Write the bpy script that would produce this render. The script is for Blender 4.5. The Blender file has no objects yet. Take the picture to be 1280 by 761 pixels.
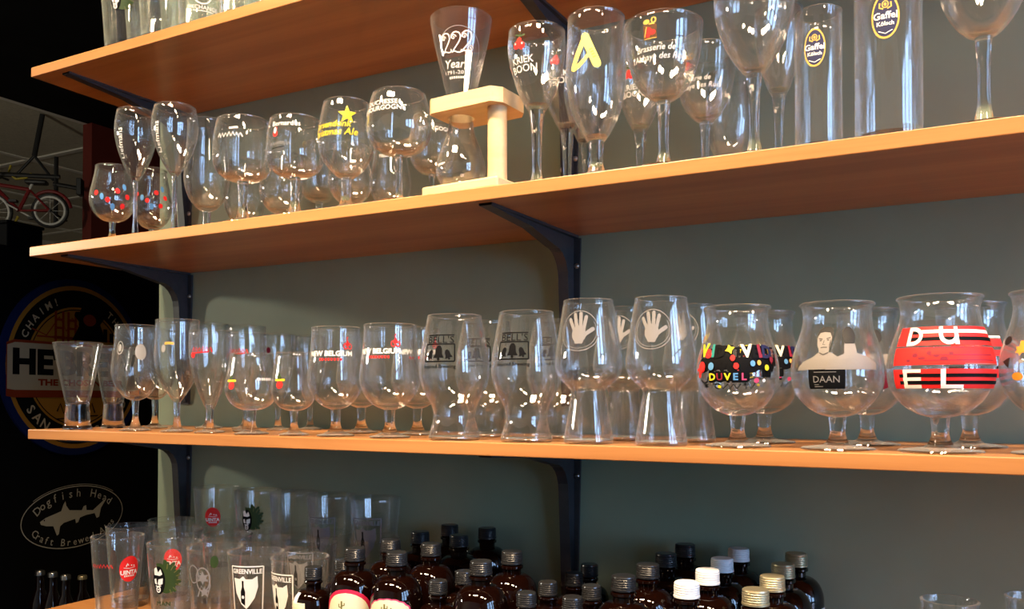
import bpy, bmesh, math, random
from mathutils import Vector, Matrix
from mathutils.geometry import tessellate_polygon

# ------------------------------------------------------------------ camera, world, lights
ZC = 1.45                                   # eye height above the floor
F, PX, PY = 1072.0, 640.0, 480.0            # focal length and principal point for a 1280 wide frame
YAW, PIT = math.radians(28.0), math.radians(0.9)
scene = bpy.context.scene
C = scene.collection

cam_d = bpy.data.cameras.new('camera')
cam = bpy.data.objects.new('camera', cam_d)
C.objects.link(cam)
cam.location = (0, 0, ZC)
cam.rotation_euler = (math.pi / 2 + PIT, 0, YAW)
cam_d.sensor_width = 36.0
cam_d.lens = F / 1280 * 36
cam_d.shift_y = (PY - 380.5) / 1280
cam_d.clip_start = 0.05
scene.camera = cam

world = bpy.data.worlds.new('daylight')
scene.world = world
world.use_nodes = True
world.node_tree.nodes['Background'].inputs['Color'].default_value = (0.36, 0.60, 1.0, 1)
world.node_tree.nodes['Background'].inputs['Strength'].default_value = 13.0

vs = scene.view_settings
vs.view_transform = 'Standard'
vs.look = 'None'
vs.gamma = 1.0
vs.use_curve_mapping = False
vs.exposure = 0.45
cy = scene.cycles
cy.use_denoising = True
cy.max_bounces = 16
cy.transmission_bounces = 14
cy.glossy_bounces = 6
cy.diffuse_bounces = 4
cy.transparent_max_bounces = 48
cy.caustics_refractive = True
cy.caustics_reflective = False
cy.sample_clamp_indirect = 20.0

WARM = (1.0, 0.74, 0.46)
def lamp(name, loc, target, power, size, color=WARM, spread=math.radians(150)):
    ld = bpy.data.lights.new(name, 'AREA')
    ld.shape = 'DISK'; ld.size = size; ld.energy = power; ld.color = color; ld.spread = spread
    o = bpy.data.objects.new(name, ld); C.objects.link(o)
    o.location = loc
    o.rotation_euler = (Vector(target) - Vector(loc)).to_track_quat('-Z', 'Y').to_euler()
    return o
# track lamps hung in front of the shelves
for i, (lx, ly, lz, pw) in enumerate([(-1.70, 0.05, 2.95, 7.5), (-1.00, 0.0, 2.98, 9), (-0.80, 0.0, 2.98, 9), (-0.60, 0.0, 2.98, 9),
                                      (0.10, -0.05, 2.95, 8), (0.32, -0.05, 2.95, 8), (0.85, -0.05, 2.95, 11)]):
    lamp('track_lamp_offscreen', (lx, ly, lz), (lx * 0.75 - 0.1, 1.0, 1.5), pw * 0.68, 0.18, spread=math.radians(95))
# lamp hanging in the side room past the open shelf end (its light falls along the wall there and reaches the far ceiling)
_ld = bpy.data.lights.new('side_room_lamp_offscreen', 'POINT')
_ld.energy = 130; _ld.shadow_soft_size = 0.14; _ld.color = (1.0, 0.93, 0.74)
_lo = bpy.data.objects.new('side_room_lamp_offscreen', _ld); C.objects.link(_lo)
_lo.location = (-4.8, -0.6, 2.45)

# ------------------------------------------------------------------ projection helpers (a pixel of the photo to a place at a known depth)
_fw = Vector((-math.sin(YAW) * math.cos(PIT), math.cos(YAW) * math.cos(PIT), math.sin(PIT)))
_rt = Vector((math.cos(YAW), math.sin(YAW), 0))
_up = _rt.cross(_fw)
CAM = Vector((0, 0, ZC))
def ray(px, py): return _fw + _rt * ((px - PX) / F) - _up * ((py - PY) / F)
def on_y(px, py, Y): r = ray(px, py); return CAM + r * (Y / r.y)
def on_z(px, py, Z): r = ray(px, py); return CAM + r * ((Z - ZC) / r.z)
def depth(p): return (Vector(p) - CAM).dot(_fw)
def scale_at(p, px):                        # metres per pixel across a round thing standing at p
    return depth(p) * math.cos(math.atan((px - PX) / F)) / F

# ------------------------------------------------------------------ materials
MATS = {}
def new_mat(name):
    m = bpy.data.materials.new(name); m.use_nodes = True
    nt = m.node_tree; nt.nodes.clear()
    out = nt.nodes.new('ShaderNodeOutputMaterial')
    MATS[name] = m
    return m, nt, out
def N(nt, t, **kw):
    n = nt.nodes.new(t)
    for k, v in kw.items(): setattr(n, k, v)
    return n
def principled(name, col, rough=0.5, metal=0.0, spec=0.5, coat=0.0, noise=0.0, nscale=30.0, bump=0.0, trans=0.0, ior=1.5):
    m, nt, out = new_mat(name)
    b = N(nt, 'ShaderNodeBsdfPrincipled')
    b.inputs['Base Color'].default_value = (*col, 1)
    b.inputs['Roughness'].default_value = rough
    b.inputs['Metallic'].default_value = metal
    b.inputs['Specular IOR Level'].default_value = spec
    b.inputs['Coat Weight'].default_value = coat
    b.inputs['Transmission Weight'].default_value = trans
    b.inputs['IOR'].default_value = ior
    nt.links.new(b.outputs[0], out.inputs[0])
    if noise or bump:
        tc = N(nt, 'ShaderNodeTexCoord')
        nz = N(nt, 'ShaderNodeTexNoise'); nz.inputs['Scale'].default_value = nscale; nz.inputs['Detail'].default_value = 5
        nt.links.new(tc.outputs['Object'], nz.inputs['Vector'])
        if noise:
            cr = N(nt, 'ShaderNodeValToRGB')
            cr.color_ramp.elements[0].position = 0.3; cr.color_ramp.elements[1].position = 0.7
            cr.color_ramp.elements[0].color = (*[c * (1 - noise) for c in col], 1)
            cr.color_ramp.elements[1].color = (*[min(1, c * (1 + noise)) for c in col], 1)
            nt.links.new(nz.outputs[0], cr.inputs[0]); nt.links.new(cr.outputs[0], b.inputs['Base Color'])
        if bump:
            bp = N(nt, 'ShaderNodeBump'); bp.inputs['Strength'].default_value = bump; bp.inputs['Distance'].default_value = 0.002
            nt.links.new(nz.outputs[0], bp.inputs['Height']); nt.links.new(bp.outputs[0], b.inputs['Normal'])
    return m
def wood(name, dark, light, rough=0.35, coat=0.3, sx=1.2, sy=26.0):
    m, nt, out = new_mat(name)
    b = N(nt, 'ShaderNodeBsdfPrincipled')
    tc = N(nt, 'ShaderNodeTexCoord'); mp = N(nt, 'ShaderNodeMapping')
    mp.inputs['Scale'].default_value = (sx, sy, sy)
    nz = N(nt, 'ShaderNodeTexNoise'); nz.inputs['Scale'].default_value = 2.2; nz.inputs['Detail'].default_value = 7
    nz.inputs['Roughness'].default_value = 0.62; nz.inputs['Distortion'].default_value = 0.5
    n2 = N(nt, 'ShaderNodeTexNoise'); n2.inputs['Scale'].default_value = 0.7; n2.inputs['Detail'].default_value = 2
    mx = N(nt, 'ShaderNodeMath', operation='MULTIPLY_ADD'); mx.inputs[1].default_value = 0.45
    sc = N(nt, 'ShaderNodeMath', operation='MULTIPLY'); sc.inputs[1].default_value = 0.55
    cr = N(nt, 'ShaderNodeValToRGB')
    cr.color_ramp.elements[0].position = 0.36; cr.color_ramp.elements[1].position = 0.64
    cr.color_ramp.elements[0].color = (*dark, 1); cr.color_ramp.elements[1].color = (*light, 1)
    L = nt.links.new
    L(tc.outputs['Object'], mp.inputs[0]); L(mp.outputs[0], nz.inputs['Vector']); L(mp.outputs[0], n2.inputs['Vector'])
    L(n2.outputs[0], sc.inputs[0]); L(nz.outputs[0], mx.inputs[0]); L(sc.outputs[0], mx.inputs[2])
    L(mx.outputs[0], cr.inputs[0]); L(cr.outputs[0], b.inputs['Base Color'])
    b.inputs['Roughness'].default_value = rough; b.inputs['Coat Weight'].default_value = coat; b.inputs['Coat Roughness'].default_value = 0.25
    bp = N(nt, 'ShaderNodeBump'); bp.inputs['Strength'].default_value = 0.08; bp.inputs['Distance'].default_value = 0.001
    L(nz.outputs[0], bp.inputs['Height']); L(bp.outputs[0], b.inputs['Normal'])
    L(b.outputs[0], out.inputs[0])
    return m
def clear_wall_glass(name, tint=(0.985, 0.988, 0.985), edge=(0.66, 0.68, 0.67), f0=0.055, power=3.6, rough=0.018, haze=0.008):
    # blown wall: lets light straight through, reflects by a two-sided Fresnel curve, denser where looked at edge-on
    m, nt, out = new_mat(name)
    L = nt.links.new
    g = N(nt, 'ShaderNodeNewGeometry')
    dt = N(nt, 'ShaderNodeVectorMath', operation='DOT_PRODUCT')
    ab = N(nt, 'ShaderNodeMath', operation='ABSOLUTE')
    iv = N(nt, 'ShaderNodeMath', operation='SUBTRACT'); iv.inputs[0].default_value = 1.0; iv.use_clamp = True
    pw = N(nt, 'ShaderNodeMath', operation='POWER'); pw.inputs[1].default_value = power
    fr = N(nt, 'ShaderNodeMath', operation='MULTIPLY_ADD'); fr.inputs[1].default_value = 0.85; fr.inputs[2].default_value = f0
    p2 = N(nt, 'ShaderNodeMath', operation='POWER'); p2.inputs[1].default_value = 7.0
    mc = N(nt, 'ShaderNodeMix', data_type='RGBA')
    mc.inputs[6].default_value = (*tint, 1); mc.inputs[7].default_value = (*edge, 1)
    tr = N(nt, 'ShaderNodeBsdfTransparent'); gl = N(nt, 'ShaderNodeBsdfGlossy'); gl.inputs['Roughness'].default_value = rough
    gl.inputs['Color'].default_value = (1, 1, 1, 1)
    mx = N(nt, 'ShaderNodeMixShader')
    L(g.outputs['Incoming'], dt.inputs[0]); L(g.outputs['Normal'], dt.inputs[1]); L(dt.outputs['Value'], ab.inputs[0])
    L(ab.outputs[0], iv.inputs[1]); L(iv.outputs[0], pw.inputs[0]); L(pw.outputs[0], fr.inputs[0])
    L(iv.outputs[0], p2.inputs[0]); L(p2.outputs[0], mc.inputs[0]); L(mc.outputs[2], tr.inputs[0])
    rf = N(nt, 'ShaderNodeBsdfRefraction'); rf.inputs['IOR'].default_value = 1.48; rf.inputs['Roughness'].default_value = 0.0
    p3 = N(nt, 'ShaderNodeMath', operation='POWER'); p3.inputs[1].default_value = 2.6
    m3 = N(nt, 'ShaderNodeMath', operation='MULTIPLY'); m3.inputs[1].default_value = 1.4; m3.use_clamp = True
    mr = N(nt, 'ShaderNodeMixShader')
    L(iv.outputs[0], p3.inputs[0]); L(p3.outputs[0], m3.inputs[0]); L(m3.outputs[0], mr.inputs[0]); L(tr.outputs[0], mr.inputs[1]); L(rf.outputs[0], mr.inputs[2])
    L(fr.outputs[0], mx.inputs[0]); L(mr.outputs[0], mx.inputs[1]); L(gl.outputs[0], mx.inputs[2])
    df = N(nt, 'ShaderNodeBsdfDiffuse'); df.inputs['Color'].default_value = (0.9, 0.88, 0.86, 1)  # dust-like haze painted in to brighten the glass and whiten its outlines
    p4 = N(nt, 'ShaderNodeMath', operation='POWER'); p4.inputs[1].default_value = 4.0
    ff = N(nt, 'ShaderNodeMath', operation='MULTIPLY_ADD'); ff.inputs[1].default_value = 0.20; ff.inputs[2].default_value = haze
    md = N(nt, 'ShaderNodeMixShader')
    L(iv.outputs[0], p4.inputs[0]); L(p4.outputs[0], ff.inputs[0]); L(ff.outputs[0], md.inputs[0]); L(mx.outputs[0], md.inputs[1]); L(df.outputs[0], md.inputs[2])
    L(md.outputs[0], out.inputs[0])
    return m
def solid_glass(name, mix, col=(0.995, 0.998, 0.996), gloss=0.03):
    # refracting and reflecting glass; a share passes straight through, so that glasses behind glasses stay clear
    m, nt, out = new_mat(name)
    L = nt.links.new
    rf = N(nt, 'ShaderNodeBsdfRefraction'); rf.inputs['IOR'].default_value = 1.48; rf.inputs['Roughness'].default_value = 0.0
    rf.inputs['Color'].default_value = (*col, 1)
    gl = N(nt, 'ShaderNodeBsdfGlossy'); gl.inputs['Roughness'].default_value = gloss; gl.inputs['Color'].default_value = (1, 1, 1, 1)
    fr = N(nt, 'ShaderNodeFresnel'); fr.inputs['IOR'].default_value = 1.52
    g = N(nt, 'ShaderNodeMixShader')
    L(fr.outputs[0], g.inputs[0]); L(rf.outputs[0], g.inputs[1]); L(gl.outputs[0], g.inputs[2])
    tr = N(nt, 'ShaderNodeBsdfTransparent'); mx = N(nt, 'ShaderNodeMixShader'); mx.inputs[0].default_value = mix
    L(tr.outputs[0], mx.inputs[1]); L(g.outputs[0], mx.inputs[2]); L(mx.outputs[0], out.inputs[0])
    return m

GLASS = clear_wall_glass('thin_clear_glass')
FOOTG = clear_wall_glass('clear_foot_glass', (0.95, 0.96, 0.955), (0.7, 0.72, 0.71), 0.09, 3.0)
SOLID = solid_glass('solid_clear_glass', 0.85)
WOOD = wood('shelf_wood', (0.37, 0.145, 0.042), (0.52, 0.235, 0.078))
PALE = wood('pale_beech', (0.60, 0.41, 0.21), (0.74, 0.53, 0.29), rough=0.5, coat=0.05, sx=4, sy=40)
WALL = principled('sage_wall_paint', (0.265, 0.34, 0.245), rough=0.62, noise=0.06, nscale=9, bump=0.06)
BLACKP = principled('black_paint', (0.007, 0.007, 0.0075), rough=0.8, spec=0.05, noise=0.2, nscale=4)
IRON = principled('black_iron', (0.035, 0.036, 0.042), rough=0.42, metal=0.0, spec=0.5, noise=0.2, nscale=60, bump=0.1)
SCREW = principled('zinc_screw', (0.45, 0.44, 0.42), rough=0.3, metal=1.0)
FLOORM = wood('floor_boards', (0.10, 0.05, 0.025), (0.17, 0.09, 0.045), rough=0.4, sx=0.8, sy=9)
PLASTER = principled('room_plaster', (0.70, 0.66, 0.60), rough=0.8, noise=0.05, nscale=6)
TILE = principled('ceiling_tile', (0.58, 0.55, 0.44), rough=0.9, noise=0.10, nscale=40, bump=0.2)
TBAR = principled('ceiling_bar_white', (0.76, 0.74, 0.68), rough=0.5)
MAROON = principled('maroon_paint', (0.14, 0.014, 0.007), rough=0.7, noise=0.12, nscale=3)
FRAMEW = principled('window_frame_paint', (0.5, 0.5, 0.48), rough=0.5)
AMBER = principled('amber_bottle_glass', (0.0045, 0.0011, 0.0006), rough=0.05, spec=0.5, coat=0.1)
CAPB = principled('black_cap', (0.012, 0.012, 0.014), rough=0.28, spec=0.6)
CAPS = principled('dark_steel_cap', (0.055, 0.055, 0.06), rough=0.24, metal=0.7)
CAPW = principled('white_cap', (0.72, 0.72, 0.74), rough=0.42)
CAPG = principled('brass_cap', (0.48, 0.42, 0.27), rough=0.36, metal=0.75)
FRIDGE = principled('black_fridge_enamel', (0.006, 0.006, 0.0065), rough=0.7, spec=0.02)
INK = {}
def ink(name, col, rough=0.55):
    if name not in INK: INK[name] = principled('print_' + name, col, rough=rough, spec=0.3)
    return INK[name]
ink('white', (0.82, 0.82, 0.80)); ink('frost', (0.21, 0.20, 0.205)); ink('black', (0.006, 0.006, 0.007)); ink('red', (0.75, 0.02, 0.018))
ink('yellow', (0.85, 0.68, 0.02)); ink('gold', (0.62, 0.36, 0.07)); ink('navy', (0.010, 0.012, 0.06)); ink('green', (0.030, 0.058, 0.014))
ink('teal', (0.02, 0.22, 0.20)); ink('blue', (0.10, 0.28, 0.55)); ink('pink', (0.65, 0.06, 0.16)); ink('maroon', (0.22, 0.01, 0.03))
ink('orange', (0.80, 0.28, 0.03)); INK['black'].node_tree.nodes['Principled BSDF'].inputs['Specular IOR Level'].default_value = 0.05
ink('cream', (0.80, 0.72, 0.52)); ink('grey', (0.30, 0.29, 0.28)); ink('brown', (0.09, 0.035, 0.012))
ink('skin', (0.24, 0.215, 0.20)); ink('skin_dark', (0.07, 0.06, 0.055)); ink('hair', (0.014, 0.012, 0.012)); ink('lemon', (0.85, 0.78, 0.16))
ink('signgold', (0.50, 0.23, 0.035)); ink('signcream', (0.62, 0.52, 0.36)); ink('signred', (0.33, 0.05, 0.018)); ink('signblue', (0.012, 0.022, 0.11)); ink('signblack', (0.010, 0.010, 0.010))
for _n in ('signgold', 'signcream', 'signred', 'signblue', 'signblack'):
    INK[_n].node_tree.nodes['Principled BSDF'].inputs['Specular IOR Level'].default_value = 0.0
ink('stickergrey', (0.50, 0.48, 0.41)); INK['stickergrey'].node_tree.nodes['Principled BSDF'].inputs['Specular IOR Level'].default_value = 0.0; ink('olive', (0.16, 0.15, 0.04)); ink('crimson', (0.55, 0.012, 0.06))

# ------------------------------------------------------------------ object helpers
def link(o, parent=None):
    C.objects.link(o)
    if parent is not None: o.parent = parent
    return o
def tag(o, label=None, cat=None, group=None, kind=None):
    if label: o['label'] = label
    if cat: o['category'] = cat
    if group: o['group'] = group
    if kind: o['kind'] = kind
    return o
def empty(name, loc, rz=0.0):
    o = bpy.data.objects.new(name, None); C.objects.link(o)
    o.location = loc; o.rotation_euler = (0, 0, rz); o.empty_display_size = 0.02
    return o
def mesh_obj(name, me, parent=None):
    return link(bpy.data.objects.new(name, me), parent)
def from_bm(name, bm, mat, parent=None, smooth=False, ang=40):
    me = bpy.data.meshes.new(name)
    bmesh.ops.recalc_face_normals(bm, faces=bm.faces)
    bm.to_mesh(me); bm.free()
    me.materials.append(mat)
    if smooth:
        me.shade_smooth()
        try: me.set_sharp_from_angle(angle=math.radians(ang))
        except Exception: pass
    return mesh_obj(name, me, parent)
def box(bm, lo, hi, bevel=0.0, mat=None):
    r = bmesh.ops.create_cube(bm, size=1.0)
    vs_ = r['verts']
    for v in vs_:
        v.co = Vector(((lo[0] + hi[0]) / 2 + v.co.x * (hi[0] - lo[0]), (lo[1] + hi[1]) / 2 + v.co.y * (hi[1] - lo[1]), (lo[2] + hi[2]) / 2 + v.co.z * (hi[2] - lo[2])))
    if bevel:
        es = list({e for v in vs_ for e in v.link_edges})
        bmesh.ops.bevel(bm, geom=es, offset=bevel, segments=2, affect='EDGES', profile=0.5)
    return bm
def tube(bm, pts, r, n=10):
    rings = []
    for i, p in enumerate(pts):
        p = Vector(p)
        a = Vector(pts[max(0, i - 1)]); b = Vector(pts[min(len(pts) - 1, i + 1)])
        t = (b - a).normalized()
        u = t.orthogonal().normalized() if i == 0 else (u - t * u.dot(t)).normalized()
        w = t.cross(u)
        rr = r[i] if isinstance(r, (list, tuple)) else r
        rings.append([bm.verts.new(p + (u * math.cos(k * 2 * math.pi / n) + w * math.sin(k * 2 * math.pi / n)) * rr) for k in range(n)])
    for a, b in zip(rings, rings[1:]):
        for k in range(n): bm.faces.new((a[k], a[(k + 1) % n], b[(k + 1) % n], b[k]))
    bm.faces.new(rings[0][::-1]); bm.faces.new(rings[-1])
def struct(name, lo, hi, mat, bevel=0.0):
    bm = bmesh.new(); box(bm, lo, hi, bevel)
    o = from_bm(name, bm, mat); o['kind'] = 'structure'; return o

def spline(pts, per=5):                     # Catmull-Rom through (r, z) points
    out = []
    P = [pts[0]] + list(pts) + [pts[-1]]
    for i in range(1, len(P) - 2):
        p0, p1, p2, p3 = P[i - 1], P[i], P[i + 1], P[i + 2]
        for k in range(per):
            t = k / per
            out.append(tuple(0.5 * ((2 * p1[j]) + (-p0[j] + p2[j]) * t + (2 * p0[j] - 5 * p1[j] + 4 * p2[j] - p3[j]) * t * t + (-p0[j] + 3 * p1[j] - 3 * p2[j] + p3[j]) * t ** 3) for j in (0, 1)))
    out.append(tuple(pts[-1]))
    return out
def lathe_mesh(name, prof, mat, n=40, closed_ring=False, ang=50, smooth=True):
    verts, faces, rings = [], [], []
    for r, z in prof:
        if r < 1e-5:
            rings.append([len(verts)]); verts.append((0, 0, z))
        else:
            base = len(verts); rings.append(list(range(base, base + n)))
            for k in range(n):
                a = 2 * math.pi * k / n
                verts.append((r * math.cos(a), r * math.sin(a), z))
    seq = list(zip(rings, rings[1:]))
    if closed_ring: seq.append((rings[-1], rings[0]))
    for a, b in seq:
        for k in range(n):
            k2 = (k + 1) % n
            if len(a) == 1 and len(b) == 1: continue
            if len(a) == 1: faces.append((a[0], b[k2], b[k]))
            elif len(b) == 1: faces.append((a[k], a[k2], b[0]))
            else: faces.append((a[k], a[k2], b[k2], b[k]))
    me = bpy.data.meshes.new(name)
    me.from_pydata(verts, [], faces)
    me.materials.append(mat)
    if smooth:
        me.shade_smooth()
        try: me.set_sharp_from_angle(angle=math.radians(ang))
        except Exception: pass
    me.update()
    return me

# ------------------------------------------------------------------ flat print: 2D shapes, diced and wrapped
def tri_fan(pts): return [tuple(pts[0])] and ([tuple(p) for p in pts], [tuple(t) for t in tessellate_polygon([[Vector((p[0], p[1], 0)) for p in pts]])])
def POLY(pts): return tri_fan(pts)
def RECT(w, h, x=0, y=0):
    return ([(x - w / 2, y - h / 2), (x + w / 2, y - h / 2), (x + w / 2, y + h / 2), (x - w / 2, y + h / 2)], [(0, 1, 2), (0, 2, 3)])
def ELL(rx, ry, x=0, y=0, n=28):
    v = [(x, y)] + [(x + rx * math.cos(2 * math.pi * k / n), y + ry * math.sin(2 * math.pi * k / n)) for k in range(n)]
    return (v, [(0, 1 + k, 1 + (k + 1) % n) for k in range(n)])
def RING(rx, ry, w, x=0, y=0, n=36, a0=0, a1=360):
    v, f = [], []
    full = abs(a1 - a0) >= 360
    m = n if full else n + 1
    for k in range(m):
        a = math.radians(a0 + (a1 - a0) * k / n)
        for q in (0, w): v.append((x + (rx - q) * math.cos(a), y + (ry - q) * math.sin(a)))
    for k in range(n):
        i, j = 2 * k, 2 * ((k + 1) % m)
        f += [(i, j, j + 1), (i, j + 1, i + 1)]
    return (v, f)
def STROKE(pts, w):
    v, f = [], []
    for i, p in enumerate(pts):
        a, b = pts[max(0, i - 1)], pts[min(len(pts) - 1, i + 1)]
        dx, dy = b[0] - a[0], b[1] - a[1]; l = math.hypot(dx, dy) or 1
        ww = w[i] if isinstance(w, (list, tuple)) else w
        nx, ny = -dy / l * ww / 2, dx / l * ww / 2
        v += [(p[0] + nx, p[1] + ny), (p[0] - nx, p[1] - ny)]
    for i in range(len(pts) - 1):
        f += [(2 * i, 2 * i + 1, 2 * i + 3), (2 * i, 2 * i + 3, 2 * i + 2)]
    return (v, f)
def ROD(p, q, w):                           # stroke with round ends
    s = STROKE([p, q], w)
    return JOIN([s, ELL(w / 2, w / 2, *p, n=10), ELL(w / 2, w / 2, *q, n=10)])
def STAR(r, x=0, y=0, n=5, k=0.42, rot=90):
    return POLY([(x + (r if i % 2 == 0 else r * k) * math.cos(math.radians(rot + 180 * i / n)), y + (r if i % 2 == 0 else r * k) * math.sin(math.radians(rot + 180 * i / n))) for i in range(2 * n)])
def JOIN(ss):
    v, f = [], []
    for sv, sf in ss:
        b = len(v); v += list(sv); f += [tuple(i + b for i in t) for t in sf]
    return (v, f)
def MOVE(s, x=0, y=0, rot=0, k=1.0, ky=None):
    c, d = math.cos(math.radians(rot)), math.sin(math.radians(rot)); ky = k if ky is None else ky
    return ([(x + c * a * k - d * b * ky, y + d * a * k + c * b * ky) for a, b in s[0]], s[1])
_tc = {}
def TEXT(txt, h, x=0, y=0, shear=0.0, bold=0.0, rot=0, sx=1.0, left=False):
    key = (txt, bold)
    if key not in _tc:
        cu = bpy.data.curves.new('t', 'FONT'); cu.body = txt; cu.offset = bold; cu.resolution_u = 2
        o = bpy.data.objects.new('t', cu)
        me = bpy.data.meshes.new_from_object(o)
        v = [(p.co.x, p.co.y) for p in me.vertices]
        f = []
        for p in me.polygons:
            ids = list(p.vertices)
            f += [(ids[0], ids[i], ids[i + 1]) for i in range(1, len(ids) - 1)]
        bpy.data.objects.remove(o); bpy.data.curves.remove(cu); bpy.data.meshes.remove(me)
        _tc[key] = (v, f)
    v, f = _tc[key]
    if not v: return ([], [])
    k = h / 0.70
    x0, x1 = min(a for a, b in v), max(a for a, b in v)
    cx = x0 if left else (x0 + x1) / 2
    v = [((a - cx + shear * b) * k * sx, (b - 0.35) * k) for a, b in v]
    return MOVE((v, f), x, y, rot)
def ARCTEXT(txt, h, R, mid, inward=False, bold=0.0, step=None):
    out = []
    st = step or h * 0.95
    n = len(txt)
    for i, ch in enumerate(txt):
        if ch == ' ': continue
        t = (i - (n - 1) / 2) * st / R
        if not inward:
            a = math.radians(mid) - t
            out.append(TEXT(ch, h, R * math.cos(a), R * math.sin(a), rot=math.degrees(a) - 90, bold=bold))
        else:
            a = math.radians(mid) + t
            out.append(TEXT(ch, h, R * math.cos(a), R * math.sin(a), rot=math.degrees(a) + 90, bold=bold))
    return JOIN(out)
def dice(v, f, m):
    v = list(v); cache = {}
    stack = list(f); out = []
    while stack:
        t = stack.pop()
        best, bl = None, m
        for i in range(3):
            a, b = t[i], t[(i + 1) % 3]
            l = math.hypot(v[a][0] - v[b][0], v[a][1] - v[b][1])
            if l > bl: best, bl = i, l
        if best is None: out.append(t); continue
        a, b, c = t[best], t[(best + 1) % 3], t[(best + 2) % 3]
        k = (min(a, b), max(a, b))
        if k not in cache:
            cache[k] = len(v); v.append(((v[a][0] + v[b][0]) / 2, (v[a][1] + v[b][1]) / 2))
        q = cache[k]
        stack += [(a, q, c), (q, b, c)]
    return v, out
def print_mesh(name, items, place, dmax):
    """items: (ink name, shape); place(i, u, v, layer) maps a 2D point to 3D"""
    V, Fc, mi, mats = [], [], [], []
    for li, (colr, shp, ctx) in enumerate(items):
        v, f = dice(shp[0], shp[1], dmax)
        if colr not in mats: mats.append(colr)
        b = len(V)
        V += [place(ctx, a, c, li) for a, c in v]
        for t in f:
            ar = (v[t[1]][0] - v[t[0]][0]) * (v[t[2]][1] - v[t[0]][1]) - (v[t[2]][0] - v[t[0]][0]) * (v[t[1]][1] - v[t[0]][1])
            Fc.append(tuple(i + b for i in (t if ar > 0 else t[::-1]))); mi.append(mats.index(colr))
    me = bpy.data.meshes.new(name)
    me.from_pydata(V, [], Fc)
    for c in mats: me.materials.append(INK[c])
    me.polygons.foreach_set('material_index', mi)
    me.update()
    return me

# ------------------------------------------------------------------ the setting
YF, YW = 0.96, 1.246                        # shelf front edge, wall face
S1, S2, S3, S4 = ZC + 0.601, ZC + 0.2733, ZC - 0.0575, ZC - 0.389
TH = 0.0175
CEIL = ZC + 2.4
struct('floor', (-12.5, -3.6, -0.1), (3.0, 9.0, 0.0), FLOORM)
struct('wall_back', (-1.506, YW, 0.0), (3.0, YW + 0.14, CEIL), WALL)
struct('wall_front', (-12.5, -3.7, 0.0), (2.75, -3.6, CEIL + 0.1), PLASTER)
struct('ceiling', (-6.8, -3.6, CEIL), (3.0, 9.0, CEIL + 0.1), BLACKP)
struct('wall_left', (-12.6, -3.7, 0.0), (-12.5, 9.0, CEIL + 0.1), PLASTER)
struct('wall_far', (-12.5, 8.9, 0.0), (3.0, 9.0, CEIL + 0.1), PLASTER)
struct('wall_maroon', (-6.86, 4.86, 0.0), (-6.74, 8.9, CEIL), MAROON)
# right-hand wall with tall windows, seen only as reflections in the glasses
def window_wall():
    X0, X1 = 2.60, 2.75
    wins = [(-1.05, -0.45), (-0.28, 0.32), (0.49, 1.09)]
    z0, z1 = 1.05, 3.0
    bm = bmesh.new()
    box(bm, (X0, -3.7, 0), (X1, YW, z0)); box(bm, (X0, -3.7, z1), (X1, YW, CEIL)); box(bm, (X0, YW + 0.14, 0), (X1, 8.9, CEIL))
    ys = [-3.7] + [y for w in wins for y in w] + [YW]
    for i in range(0, len(ys), 2): box(bm, (X0, ys[i], z0), (X1, ys[i + 1], z1))
    o = from_bm('wall_right', bm, PLASTER); o['kind'] = 'structure'
    for i, (a, b) in enumerate(wins):
        bm = bmesh.new(); t = 0.04
        box(bm, (X0 + 0.03, a, z0), (X1 - 0.03, a + t, z1)); box(bm, (X0 + 0.03, b - t, z0), (X1 - 0.03, b, z1))
        box(bm, (X0 + 0.03, a + t, z0), (X1 - 0.03, b - t, z0 + t)); box(bm, (X0 + 0.03, a + t, z1 - t), (X1 - 0.03, b - t, z1))
        f = from_bm('window_%d' % (i + 1), bm, FRAMEW); f['kind'] = 'structure'
        for zz in (z0 + 0.65, z0 + 1.30):
            bm = bmesh.new(); box(bm, (X0 + 0.05, a + t, zz - 0.02), (X1 - 0.05, b - t, zz + 0.02)); from_bm('glazing_bar', bm, FRAMEW, f)
        bm = bmesh.new(); box(bm, (X0 + 0.055, (a + b) / 2 - 0.015, z0 + t), (X1 - 0.055, (a + b) / 2 + 0.015, z1 - t)); from_bm('glazing_bar', bm, FRAMEW, f)
        ld = bpy.data.lights.new('window_right_offscreen', 'AREA'); ld.shape = 'RECTANGLE'; ld.size = z1 - z0; ld.size_y = b - a
        ld.cycles.is_portal = True
        lo = bpy.data.objects.new('window_right_offscreen', ld); C.objects.link(lo)
        lo.location = (X1 + 0.02, (a + b) / 2, (z0 + z1) / 2); lo.rotation_euler = (0, math.radians(90), 0)
window_wall()
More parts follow.
